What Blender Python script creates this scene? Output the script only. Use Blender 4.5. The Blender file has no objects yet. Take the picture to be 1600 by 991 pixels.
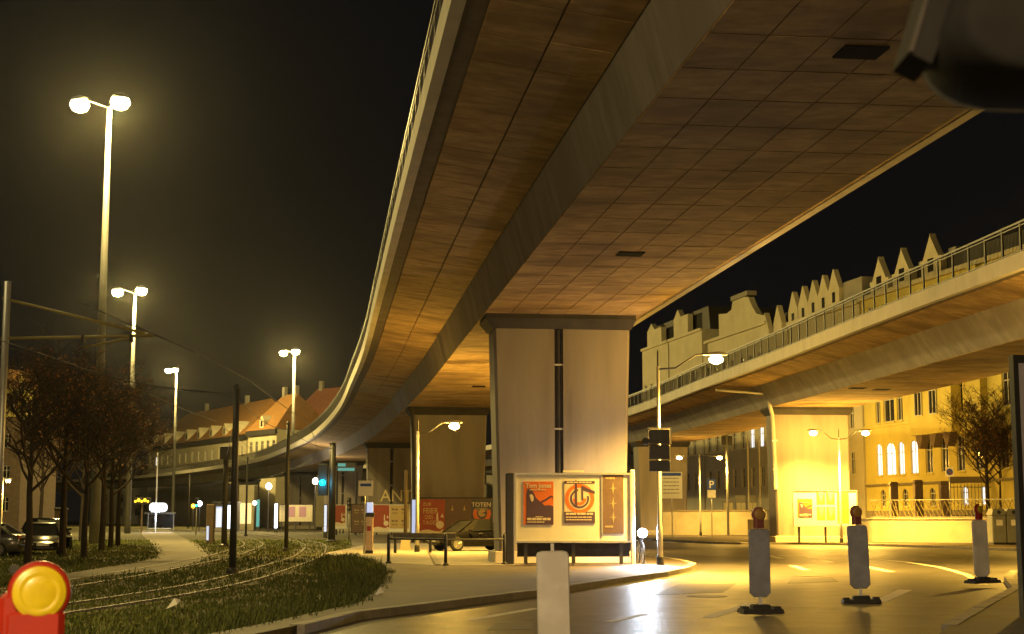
import bpy, random
from math import *
from mathutils import Vector, Matrix
sc = bpy.context.scene
C = sc.collection
R = random.Random(11)
rad = radians

# ------------------------------------------------------------------ camera
F = 2400.0; PITCH = atan(314.5/F); EYE = 1.6
cd = bpy.data.cameras.new('camera'); cam = bpy.data.objects.new('camera', cd); C.objects.link(cam)
cam.location = (0, 0, EYE); cam.rotation_euler = (pi/2+PITCH, 0, 0)
cd.sensor_width = 36; cd.lens = 54; cd.clip_start = .05; cd.clip_end = 6000
cd.dof.use_dof = True; cd.dof.focus_distance = 45; cd.dof.aperture_fstop = 4.5
sc.camera = cam
sc.render.engine = 'CYCLES'
sc.cycles.use_denoising = True
sc.cycles.max_bounces = 6; sc.cycles.diffuse_bounces = 3; sc.cycles.glossy_bounces = 3
sc.cycles.sample_clamp_indirect = 6
sc.view_settings.view_transform = 'Standard'; sc.view_settings.look = 'None'
sc.view_settings.exposure = 0; sc.view_settings.gamma = 1

# ------------------------------------------------------------------ night sky
w = bpy.data.worlds.new('World'); sc.world = w; w.use_nodes = True
nt = w.node_tree; bg = nt.nodes['Background']
bg.inputs[0].default_value = (.0040, .0037, .0038, 1); bg.inputs[1].default_value = 1.0

# lamp colours and powers (W)
SODIUM = (1, .56, .075); MASTC = (1, .72, .2); COLD = (.75, .85, 1)
MAST_W = 42000; STREET_W = 3400

def ray(u, v):
    x = (u-800)/F; y = (495.5-v)/F; c, s = cos(PITCH), sin(PITCH)
    return (x, c-y*s, s+y*c)
def at(u, v, Y):                       # point on the sight line of a photo pixel at distance Y
    r = ray(u, v); t = Y/r[1]; return Vector((r[0]*t, Y, EYE+r[2]*t))
def on(u, v, Z=0.0):                   # the same on a level plane
    r = ray(u, v); t = (Z-EYE)/r[2]; return Vector((r[0]*t, r[1]*t, Z))
def gz(u, v, z=0.0):
    p = on(u, v, z); return (p.x, p.y)

# ------------------------------------------------------------------ mesh helpers
class MB:
    def __init__(s): s.v = []; s.f = []
    def add(s, vs, fs):
        o = len(s.v); s.v += [tuple(p) for p in vs]; s.f += [tuple(i+o for i in f) for f in fs]; return s
    def box(s, x0, x1, y0, y1, z0, z1):
        return s.add([(x0,y0,z0),(x1,y0,z0),(x1,y1,z0),(x0,y1,z0),(x0,y0,z1),(x1,y0,z1),(x1,y1,z1),(x0,y1,z1)],
              [(0,3,2,1),(4,5,6,7),(0,1,5,4),(1,2,6,5),(2,3,7,6),(3,0,4,7)])
    def bbox(s, x0, x1, y0, y1, z0, z1, b=.02):      # box with chamfered vertical and top edges
        xs = [(x0+b,y0),(x1-b,y0),(x1,y0+b),(x1,y1-b),(x1-b,y1),(x0+b,y1),(x0,y1-b),(x0,y0+b)]
        cx, cy = (x0+x1)/2, (y0+y1)/2
        vs = [(x,y,z0) for x,y in xs]+[(x,y,z1-b) for x,y in xs]+[(x+(b if x<cx else -b),y+(b if y<cy else -b),z1) for x,y in xs]
        fs = [tuple(range(7,-1,-1)), tuple(range(16,24))]
        for k in range(2):
            for i in range(8): j=(i+1)%8; fs.append((k*8+i,k*8+j,k*8+8+j,k*8+8+i))
        return s.add(vs, fs)
    def tube(s, pts, r, n=8):
        pts = [Vector(p) for p in pts]; m = len(pts)
        rs = list(r) if isinstance(r, (list, tuple)) else [r]*m
        vs = []; prev = None
        for i, p in enumerate(pts):
            d = (pts[min(i+1,m-1)]-pts[max(i-1,0)]).normalized()
            if prev is None:
                a = Vector((0,0,1)) if abs(d.z) < .9 else Vector((1,0,0)); a = (a-d*a.dot(d)).normalized()
            else: a = (prev-d*prev.dot(d)).normalized()
            prev = a; b = d.cross(a)
            for k in range(n):
                t = 2*pi*k/n; vs.append(p+a*(cos(t)*rs[i])+b*(sin(t)*rs[i]))
        fs = []
        for i in range(m-1):
            for k in range(n):
                l = (k+1)%n; fs.append((i*n+k, i*n+l, (i+1)*n+l, (i+1)*n+k))
        if n > 2: fs += [tuple(range(n-1,-1,-1)), tuple(range((m-1)*n, m*n))]
        return s.add(vs, fs)
    def prism(s, poly, y0, y1):           # polygon in x,z pushed along y
        n = len(poly); vs = [(x,y0,z) for x,z in poly]+[(x,y1,z) for x,z in poly]
        return s.add(vs, [tuple(range(n)), tuple(range(2*n-1,n-1,-1))]+[(i,n+i,n+(i+1)%n,(i+1)%n) for i in range(n)])
    def slab(s, poly, z0, z1):            # polygon in x,y pushed along z
        a = sum(poly[i][0]*poly[(i+1)%len(poly)][1]-poly[(i+1)%len(poly)][0]*poly[i][1] for i in range(len(poly)))
        if a < 0: poly = poly[::-1]
        n = len(poly); vs = [(x,y,z0) for x,y in poly]+[(x,y,z1) for x,y in poly]
        return s.add(vs, [tuple(range(n-1,-1,-1)), tuple(range(n,2*n))]+[(i,(i+1)%n,n+(i+1)%n,n+i) for i in range(n)])
    def lathe(s, prof, n=16, c=(0,0,0), axis='z'):
        vs = []; fs = []
        for r, z in prof:
            for k in range(n):
                t = 2*pi*k/n; x, y = r*cos(t), r*sin(t)
                p = (x,y,z) if axis == 'z' else ((x,-z,y) if axis == 'y' else (z,x,y))
                vs.append((p[0]+c[0],p[1]+c[1],p[2]+c[2]))
        for i in range(len(prof)-1):
            for k in range(n):
                l = (k+1)%n; fs.append((i*n+k,i*n+l,(i+1)*n+l,(i+1)*n+k))
        fs += [tuple(range(n-1,-1,-1)), tuple(range((len(prof)-1)*n, len(prof)*n))]
        return s.add(vs, fs)
    def build(s, name, m, parent=None, smooth=False, loc=None, rz=0, label=None):
        me = bpy.data.meshes.new(name); me.from_pydata(s.v, [], s.f); me.update()
        if smooth: me.polygons.foreach_set('use_smooth', [True]*len(me.polygons))
        me.materials.append(m)
        return link(name, me, parent, loc, rz, label)

def link(name, me, parent=None, loc=None, rz=0, label=None):
    o = bpy.data.objects.new(name, me); C.objects.link(o)
    if parent: o.parent = parent
    if loc is not None: o.location = loc
    if rz: o.rotation_euler.z = rz
    if label: o['label'] = label
    if name in ('small_print','tile_print','star_shapes','lit_digits','poster_print','lettering','graffiti_lettering'): o['kind'] = 'stuff'
    return o
def tag(o, label, cat, group=None):
    o['label'] = label; o['category'] = cat
    if group: o['group'] = group
    return o
def thing(name, label, cat, loc=(0,0,0), rz=0, group=None):
    o = bpy.data.objects.new(name, None); C.objects.link(o); o.empty_display_size = .2
    o.location = loc; o.rotation_euler.z = rz
    return tag(o, label, cat, group)
def struct(name, mb, m):
    o = mb.build(name, m); o['kind'] = 'structure'; return o
def kids(o): return [c for c in bpy.data.objects if c.parent is o]
def copy_tree(o, parent=None):
    c = o.copy(); C.objects.link(c)
    if parent: c.parent = parent
    for ch in kids(o): copy_tree(ch, c)
    return c
def words(text, size, m, parent, x, y, z, name='lettering', align='CENTER', bold=.0, sx=1, tilt=0):
    cu = bpy.data.curves.new(name, 'FONT'); cu.body = text; cu.size = size; cu.align_x = align
    cu.extrude = .002; cu.offset = bold; cu.resolution_u = 3
    t = bpy.data.objects.new(name, cu); C.objects.link(t)
    me = bpy.data.meshes.new_from_object(t.evaluated_get(bpy.context.evaluated_depsgraph_get()))
    bpy.data.objects.remove(t)
    me.transform(Matrix.Translation((x,y,z)) @ Matrix.Rotation(pi/2,4,'X') @ Matrix.Rotation(tilt,4,'Z') @ Matrix.Diagonal((sx,1,1,1)))
    me.materials.clear(); me.materials.append(m)
    return link(name, me, parent)
def lamp_light(parent, loc, power, col, size=.12, kind='POINT', rot=None, spot=None):
    l = bpy.data.lights.new('lamp_light', kind); l.energy = power; l.color = col; l.shadow_soft_size = size
    if spot: l.spot_size = spot; l.spot_blend = .8
    o = bpy.data.objects.new('lamp_light', l); C.objects.link(o); o.location = loc; o.parent = parent
    if rot: o.rotation_euler = rot
    return o

# ------------------------------------------------------------------ materials
def mat(name, c1, c2=None, scale=2., rough=.7, bump=0., metal=0., rand=0., stretch=(1,1,1), world=True, c3=None, s3=.25, spec=.5, rvar=0., coat=0.):
    m = bpy.data.materials.new(name); m.use_nodes = True; n = m.node_tree.nodes; L = m.node_tree.links
    p = n['Principled BSDF']; p.inputs['Roughness'].default_value = rough; p.inputs['Metallic'].default_value = metal
    p.inputs['Specular IOR Level'].default_value = spec
    p.inputs['Coat Weight'].default_value = coat
    p.inputs['Base Color'].default_value = (*c1, 1)
    if c2 is None and not rand: return m
    if world:
        g = n.new('ShaderNodeNewGeometry'); src = g.outputs['Position']
    else:
        g = n.new('ShaderNodeTexCoord'); src = g.outputs['Object']
    mp = n.new('ShaderNodeMapping'); mp.inputs['Scale'].default_value = stretch; L.new(src, mp.inputs[0])
    col = None
    nz = n.new('ShaderNodeTexNoise'); nz.inputs['Scale'].default_value = scale; nz.inputs['Detail'].default_value = 7; nz.inputs['Roughness'].default_value = .65
    L.new(mp.outputs[0], nz.inputs['Vector'])
    rp = n.new('ShaderNodeValToRGB'); rp.color_ramp.elements[0].position = .32; rp.color_ramp.elements[1].position = .68
    rp.color_ramp.elements[0].color = (*c1,1); rp.color_ramp.elements[1].color = (*(c2 or c1),1)
    L.new(nz.outputs[0], rp.inputs[0]); col = rp.outputs[0]
    if c3:
        n3 = n.new('ShaderNodeTexNoise'); n3.inputs['Scale'].default_value = s3; n3.inputs['Detail'].default_value = 5
        L.new(mp.outputs[0], n3.inputs['Vector'])
        r3 = n.new('ShaderNodeValToRGB'); r3.color_ramp.elements[0].position = .45; r3.color_ramp.elements[1].position = .65
        L.new(n3.outputs[0], r3.inputs[0])
        mx = n.new('ShaderNodeMix'); mx.data_type = 'RGBA'; L.new(r3.outputs[0], mx.inputs[0]); L.new(col, mx.inputs[6])
        mx.inputs[7].default_value = (*c3,1); col = mx.outputs[2]
    if rand:
        oi = n.new('ShaderNodeObjectInfo'); mr = n.new('ShaderNodeMapRange'); L.new(oi.outputs['Random'], mr.inputs[0])
        mr.inputs[3].default_value = 1-rand; mr.inputs[4].default_value = 1+rand
        mu = n.new('ShaderNodeMix'); mu.data_type = 'RGBA'; mu.blend_type = 'MULTIPLY'; mu.inputs[0].default_value = 1
        L.new(col, mu.inputs[6]); L.new(mr.outputs[0], mu.inputs[7]); col = mu.outputs[2]
    L.new(col, p.inputs['Base Color'])
    if rvar:
        m2 = n.new('ShaderNodeMapRange'); L.new(nz.outputs[0], m2.inputs[0]); m2.inputs[3].default_value = rough-rvar; m2.inputs[4].default_value = rough+rvar
        L.new(m2.outputs[0], p.inputs['Roughness'])
    if bump:
        nb = n.new('ShaderNodeTexNoise'); nb.inputs['Scale'].default_value = scale*9; nb.inputs['Detail'].default_value = 4; L.new(mp.outputs[0], nb.inputs['Vector'])
        b = n.new('ShaderNodeBump'); b.inputs['Strength'].default_value = bump; b.inputs['Distance'].default_value = .02
        L.new(nb.outputs[0], b.inputs['Height']); L.new(b.outputs[0], p.inputs['Normal'])
    return m
def glow(name, c, s):
    m = bpy.data.materials.new(name); m.use_nodes = True; p = m.node_tree.nodes['Principled BSDF']
    p.inputs['Base Color'].default_value = (*c,1); p.inputs['Emission Color'].default_value = (*c,1); p.inputs['Emission Strength'].default_value = s
    return m
M = dict(
 earth=mat('earth',(.055,.055,.016),(.11,.1,.028),1.1,.95,.8,c3=(.07,.055,.03),s3=.35),
 grass=mat('grass_blade',(.06,.09,.014),(.14,.155,.026),.9,.8),
 weed=mat('weed',(.05,.075,.014),(.12,.135,.026),1.2,.8),
 asphalt=mat('asphalt',(.04,.037,.034),(.085,.078,.07),1.3,.44,.6,c3=(.035,.032,.029),s3=.2,rvar=.17),
 patch=mat('asphalt_patch',(.028,.026,.024),(.045,.042,.038),1.6,.55,.5),
 paving=mat('paving',(.03,.02,.0105),(.075,.052,.028),1.2,.75,.4,c3=(.034,.023,.0125),s3=.25),
 pathm=mat('path_gravel',(.14,.12,.09),(.2,.175,.13),1.5,.9,.4),
 lot=mat('lot_concrete',(.2,.18,.15),(.3,.275,.23),1.1,.7,.3),
 kerb=mat('kerb_stone',(.16,.145,.125),(.25,.23,.2),3,.75,.4,rand=.12),
 paint=mat('road_paint',(.5,.48,.44),(.68,.66,.6),5,.6,.2),
 rail=mat('rail_steel',(.06,.045,.03),(.14,.11,.08),6,.65,0,metal=.3),
 soffit=mat('soffit_concrete',(.23,.153,.074),(.43,.303,.152),2.1,.88,.5,rand=.085,c3=(.2,.132,.066),s3=.55,stretch=(.75,1.4,1),spec=.2),
 groove=mat('joint_concrete',(.07,.052,.035),(.11,.085,.06),2,.9),
 web=mat('web_concrete',(.17,.155,.145),(.3,.28,.26),1.6,.85,.35,stretch=(1,1,.12),c3=(.2,.18,.165),s3=.5),
 fascia=mat('fascia_concrete',(.36,.34,.3),(.48,.45,.4),1.1,.8,.3,stretch=(1,1,.4)),
 pier=mat('pier_concrete',(.19,.165,.145),(.27,.24,.21),.7,.85,.35,c3=(.14,.12,.105),s3=.7,stretch=(1,1,.16)),
 soot_shade=mat('soot_shade_concrete',(.018,.016,.016),(.04,.035,.033),1.5,.9,.3),  # soot, with the shade on the pier caps put into the colour
 steel=mat('galvanised',(.42,.42,.4),(.52,.52,.5),4,.45,0,metal=.6),
 mast=mat('mast_paint',(.09,.09,.088),(.12,.12,.118),2,.5,0),
 dark=mat('dark_steel',(.025,.024,.024),(.04,.038,.036),5,.5,0),
 hole=mat('hatch_dark',(.006,.005,.004),(.01,.009,.008),4,.95,spec=.05), mattblack=mat('matt_black',(.01,.01,.011),(.016,.016,.017),4,.9,spec=.1),
 black=mat('black_plastic',(.012,.012,.013),(.02,.02,.021),8,.45),
 railing=mat('railing_paint',(.018,.017,.014),(.032,.03,.025),6,.5),
 white=mat('white_board',(.72,.7,.66),(.8,.78,.73),2,.6,0),
 offwhite=mat('beacon_white',(.7,.68,.64),(.8,.78,.74),6,.55,.1,c3=(.62,.6,.56),s3=2.5),
 greyback=mat('beacon_grey',(.22,.235,.31),(.31,.325,.41),6,.6,.1,c3=(.21,.215,.27),s3=2.5),
 red=mat('red_plastic',(.28,.016,.006),(.34,.022,.009),5,.4),
 brownred=mat('dull_red',(.2,.06,.05),(.26,.08,.06),5,.5),
 yellowlens=mat('amber_lens',(.48,.37,.008),(.58,.46,.01),14,.3,.06),
 dimlens=mat('dim_amber_lens',(.36,.2,.05),(.42,.25,.07),8,.3,.2),
 rubber=mat('rubber_foot',(.03,.027,.025),(.05,.045,.04),8,.85,.4),
 bark=mat('bark',(.018,.012,.009),(.03,.02,.014),5,.9,.6,world=False),
 twig=mat('twigs',(.022,.013,.008),(.04,.022,.011),3,.9,world=False),
 leaf=mat('dry_leaf',(.15,.058,.015),(.24,.09,.022),3,.8,world=False),
 glass=mat('window_glass',(.012,.013,.015),(.02,.02,.022),1,.12,spec=.6),
 wframe=mat('window_frame',(.5,.48,.42),(.58,.56,.5),5,.6),
 yellowwall=mat('yellow_render',(.55,.47,.12),(.66,.56,.16),.5,.9,.2,c3=(.5,.42,.11),s3=.3),
 palewall=mat('pale_render',(.46,.42,.29),(.58,.52,.37),.5,.9,.2),
 greywall=mat('grey_render',(.22,.2,.17),(.3,.28,.23),.6,.9,.2),
 plinth=mat('plinth_stone',(.17,.14,.09),(.24,.2,.13),.8,.9,.3),
 stone=mat('brown_stone',(.12,.085,.06),(.17,.125,.09),2,.9,.3),
 rooftile=mat('orange_roof',(.26,.13,.035),(.36,.18,.05),1.2,.85,.5),
 redroof=mat('red_roof',(.2,.07,.04),(.27,.1,.05),1.2,.85,.5),
 slate=mat('dark_roof',(.02,.018,.018),(.035,.032,.03),1.2,.7,.3),
 wallstone=mat('retaining_concrete',(.34,.3,.22),(.44,.39,.29),.9,.85,.3),
 bin=mat('grey_plastic',(.16,.165,.15),(.2,.205,.19),3,.55),
 lilac=mat('lilac_panel',(.3,.28,.32),(.34,.32,.36),2,.6),
 orange=mat('poster_orange',(.72,.17,.03)), purple=mat('poster_purple',(.09,.05,.1)), cream=mat('poster_cream',(.72,.62,.48)),
 brown=mat('poster_brown',(.12,.075,.055),(.17,.105,.075),6,.7), posterred=mat('poster_red',(.29,.05,.022),(.38,.068,.028),3,.6),
 tan=mat('poster_tan',(.5,.36,.16)), posteryellow=mat('poster_yellow',(.85,.55,.05)), mauve=mat('poster_mauve',(.36,.2,.27)),
 blue=mat('sign_blue',(.03,.08,.42)), bracket=mat('bracket_paint',(.2,.165,.05),(.25,.21,.065),5,.6), yellowbox=mat('yellow_box',(.85,.5,.02),(.9,.55,.03),4,.4),
 pink=mat('machine_pink',(.55,.42,.36),(.65,.5,.44),6,.5), graffiti=mat('graffiti',(.62,.52,.3)),
 carblack=mat('black_car_paint',(.005,.005,.006),(.008,.008,.009),3,.16,coat=0,spec=.22), carsilver=mat('silver_car_paint',(.2,.19,.17),(.24,.225,.2),3,.28,metal=.6,coat=.5),
 carwhite=mat('white_car_paint',(.7,.68,.62),(.74,.72,.66),3,.3,coat=.5), carbrown=mat('grey_car_paint',(.06,.055,.05),(.08,.07,.06),3,.28,metal=.4,coat=.5),
 tyre=mat('tyre',(.015,.015,.015),(.025,.025,.025),9,.85), rim=mat('alloy_rim',(.5,.5,.5),(.6,.6,.6),4,.3,metal=.9),
 clearlamp=mat('headlamp_glass',(.75,.74,.7),(.85,.84,.8),9,.1,metal=.7), taillamp=mat('tail_lamp',(.25,.01,.01),(.35,.015,.012),9,.3),
 sodium=glow('sodium_lens',(1,.72,.28),60), mastlens=glow('mast_lens',(1,.88,.55),80), coldlens=glow('cold_lens',(.85,.93,1),120),
 litwin=glow('lit_window',(.86,.92,1),1.25), litbox=glow('lit_box',(.5,.62,1),.75), litwhite=glow('lit_white',(.72,.82,1),3.5), warmlit=glow('warm_lit',(1,.78,.4),.8),
 amber=glow('amber_display',(1,.6,.03),2.2), green=glow('green_signal',(.02,.9,.55),5), cyan=glow('cyan_signal',(.0,.6,.9),12), teal=glow('teal_sign',(.08,.4,.5),.45), whiteball=glow('white_ball',(1,.9,.72),9), bluewhite=glow('blue_white_lamp',(.55,.65,1),7),
)

# ------------------------------------------------------------------ ground, road, pavements
struct('ground', MB().add([(-500,-60,-.02),(500,-60,-.02),(500,700,-.02),(-500,700,-.02)],[(0,1,2,3)]), M['earth'])
struct('road', MB().add([(-3.2,-30,0),(120,-30,0),(120,220,0),(-6,220,0),(-6,60,0),(-3.2,20,0)],[(0,1,2,3,4,5)]), M['asphalt'])
front = [(-4.6,14),(-3.0,21.8),(-2.5,24.9),(-1.7,26.8),(-.9,28.9),(.7,32.8),(2.3,37.8),(4.2,43.1),(5.3,47.3),(5.95,51),(6.05,54.5),(5.9,58)]
back = [(5.3,63.5),(4.4,70),(2.6,84),(-1,108),(-6,140),(-14,145),(-11.2,108),(-8.0,78),(-6.7,66),(-5.9,58),(-4.6,51),(-3.4,42.7),(-2.85,33.4),(-2.7,27.6),(-3.6,21.8),(-5.2,14)]
KH = .12
pv = front+back
struct('pavement', MB().slab(pv, -.02, KH), M['paving'])
far = [(10.2,112),(11.0,106.5),(11.9,102),(13.0,97.5),(14.2,95.5),(18.2,95.2),(20.8,90.5),(23.3,83.3),(25.4,74),(28,62)]
struct('pavement', MB().slab(far+[(110,62),(110,215),(-4,215),(4,150)], -.02, KH), M['paving'])
struct('pavement', MB().slab([(6.1,21.8),(8.6,28),(10.9,33.6),(12.6,39.5),(14.2,44),(40,44),(40,8),(2.5,12)], -.02, KH), M['paving'])
def kerbline(pts, parent_pos, label, w=.22, top=.135, step=1.1):
    k = thing('kerb', label, 'kerb', (*parent_pos,0))
    n = 0
    for (x0,y0),(x1,y1) in zip(pts, pts[1:]):
        d = hypot(x1-x0,y1-y0); m = max(1,round(d/step))
        for i in range(m):
            a, b = i/m, (i+1)/m; g = .006/d
            ax,ay = x0+(x1-x0)*(a+g), y0+(y1-y0)*(a+g); bx,by = x0+(x1-x0)*(b-g), y0+(y1-y0)*(b-g)
            nx,ny = (y1-y0)/d*w*.5, -(x1-x0)/d*w*.5; h = top+R.uniform(-.004,.004)
            q = MB().slab([(ax-nx-parent_pos[0],ay-ny-parent_pos[1]),(bx-nx-parent_pos[0],by-ny-parent_pos[1]),(bx+nx-parent_pos[0],by+ny-parent_pos[1]),(ax+nx-parent_pos[0],ay+ny-parent_pos[1])],-.01,h)
            q.build('kerbstone', M['kerb'], k); n += 1
    return k
kerbline(front[1:]+back[:2], (5.9,54), 'pale kerb curving round the island under the billboard pier')
kerbline(far[2:-1], (18.2,95.2), 'long kerb in front of the glaring billboard pier')
kerbline([(6.1,21.8),(8.6,28),(10.9,33.6),(12.6,39.5),(14.2,44)], (8.6,28), 'dim kerb behind the white backed beacon')
lotp = [(-3.55,69.5),(-2.25,49.4),(.2,49.6),(1.2,56),(3.6,66),(1.2,88),(-3.6,92)]
struct('parking_area', MB().slab(lotp, KH-.01, KH+.004), M['lot'])
struct('lot_edging', MB().slab([(-3.75,69.5),(-3.55,69.5),(-2.25,49.4),(-2.42,49.4)], KH-.01, KH+.03), M['kerb'])
struct('forecourt', MB().slab([(-8.0,66.5),(-6.4,58.5),(-4.7,52.4),(-2.5,49.6),(-3.8,69.5),(-4.1,92),(-8.3,92)], KH-.01, KH+.004), M['lot'])
path_o = [gz(*p) for p in ((40,918),(150,903),(250,893),(310,880),(325,868),(310,852),(285,840),(262,828))]
path_i = [gz(*p) for p in ((215,828),(225,840),(240,852),(248,864),(246,872),(215,880),(150,890),(40,908))]
struct('footpath', MB().slab(path_o+path_i, -.02, .03), M['pathm'])
# road markings
def stripe(pts, wd, name='road_marking'):
    m = MB(); n = len(pts); vs = []
    for i,(x,y) in enumerate(pts):
        a = pts[max(0,i-1)]; b = pts[min(n-1,i+1)]; d = hypot(b[0]-a[0],b[1]-a[1]); nx,ny = (b[1]-a[1])/d*wd/2, -(b[0]-a[0])/d*wd/2
        vs += [(x-nx,y-ny,.005),(x+nx,y+ny,.005)]
    m.add(vs, [(2*i,2*i+1,2*i+3,2*i+2) for i in range(n-1)])
    return struct(name, m, M['paint'])
for a, b, wd in (((735,969),(838,951),.2),((1105,966),(1175,943),.22),((1370,942),(1415,922),.3),((1238,884),(1260,891),.25),((1262,871),(1298,879),.3),((1352,885),(1392,894),.3),((1190,866),(1220,873),.3),((950,972),(1010,960),.16),((1520,905),(1600,912),.2)):
    stripe([gz(*a), gz(*b)], wd)
stripe([gz(*p) for p in ((1320,868),(1360,873),(1420,879),(1470,887),(1510,898),(1537,914))], .22)
stripe([gz(*p) for p in ((1075,866),(1180,869),(1320,868))], .2)

for pts_ in ([(1020,930),(1130,926),(1150,912),(1060,913)],[(1230,912),(1310,909),(1300,902),(1236,904)],[(760,985),(830,984),(835,972),(775,974)],[(1420,882),(1480,884),(1470,878),(1425,877)]):
    struct('asphalt_patch', MB().slab([gz(*p_) for p_ in pts_], -.01, .0035), M['patch'])
for u_,v_,lab in ((1262,900,'round pale manhole cover between the lane dashes'),(1105,932,'dark manhole cover in the lane left of the beacons')):
    x_,y_ = gz(u_,v_); t = thing('manhole_cover', lab, 'manhole cover', (x_,y_,0))
    MB().lathe([(.42,.001),(.42,.009),(.36,.009),(.36,.006)][::-1],24).build('frame', M['kerb' if u_==1262 else 'dark'], t)
    MB().lathe([(.345,.001),(.345,.008)],24).build('cover', M['kerb' if u_==1262 else 'dark'], t)
# ------------------------------------------------------------------ tram tracks
def smooth(pts, step):
    P = [Vector(p) for p in pts]; P = [P[0]*2-P[1]]+P+[P[-1]*2-P[-2]]; out = []
    for i in range(1, len(P)-2):
        n = max(1, int((P[i+1]-P[i]).length/step))
        for k in range(n):
            t = k/n; a,b,c,d = P[i-1:i+3]
            out.append(.5*((2*b)+(c-a)*t+(2*a-5*b+4*c-d)*t*t+(3*b-a-3*c+d)*t**3))
    out.append(P[-2]); return out
def offset(pts, o):
    r = []
    for i,p in enumerate(pts):
        d = (pts[min(i+1,len(pts)-1)]-pts[max(i-1,0)]); d = Vector((d.x,d.y)).normalized(); r.append(Vector((p.x+d.y*o, p.y-d.x*o)))
    return r
def sweep(pts, prof, closed=True):       # profile of (offset to the right, z) along a path
    m = MB(); n = len(prof); vs = []
    for i,p in enumerate(pts):
        d = pts[min(i+1,len(pts)-1)]-pts[max(i-1,0)]; d = Vector((d.x,d.y)).normalized()
        for o,z in prof: vs.append((p.x+d.y*o, p.y-d.x*o, z))
    fs = []
    for i in range(len(pts)-1):
        for k in range(n if closed else n-1):
            l = (k+1)%n; fs.append((i*n+k,(i+1)*n+k,(i+1)*n+l,i*n+l))
    if closed: fs += [tuple(range(n)), tuple(range((len(pts)-1)*n+n-1,(len(pts)-1)*n-1,-1))]
    return m.add(vs, fs)
trackR = smooth([(-8.9,14),(-7.5,25.4),(-6.75,32.8),(-6.6,40.1),(-7.0,49.0),(-7.6,60.3),(-8.35,68.7),(-9.4,78.3),(-11.3,93.2),(-14.8,111.8),(-20.0,134.9),(-30.8,177.8),(-44,220)], 1.5)
railprof = [(-.035,-.02),(-.035,.05),(.035,.05),(.035,-.02)]
for o, lab in ((0,'nearer tram track curving through the rough grass'),(-3.6,'farther tram track running beside the gravel path')):
    t = thing('tram_track', lab, 'tram track', (0,0,0), 0, 'tram tracks in the grass')
    for k in (0,-1.12): sweep(offset(trackR, o+k), railprof).build('rail', M['rail'], t)
    for k in (.09,): sweep(offset(trackR, o-.56), [(-.95,-.02),(-.95,.012),(.95,.012),(.95,-.02)]).build('track_bed', M['earth'], t)

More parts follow.
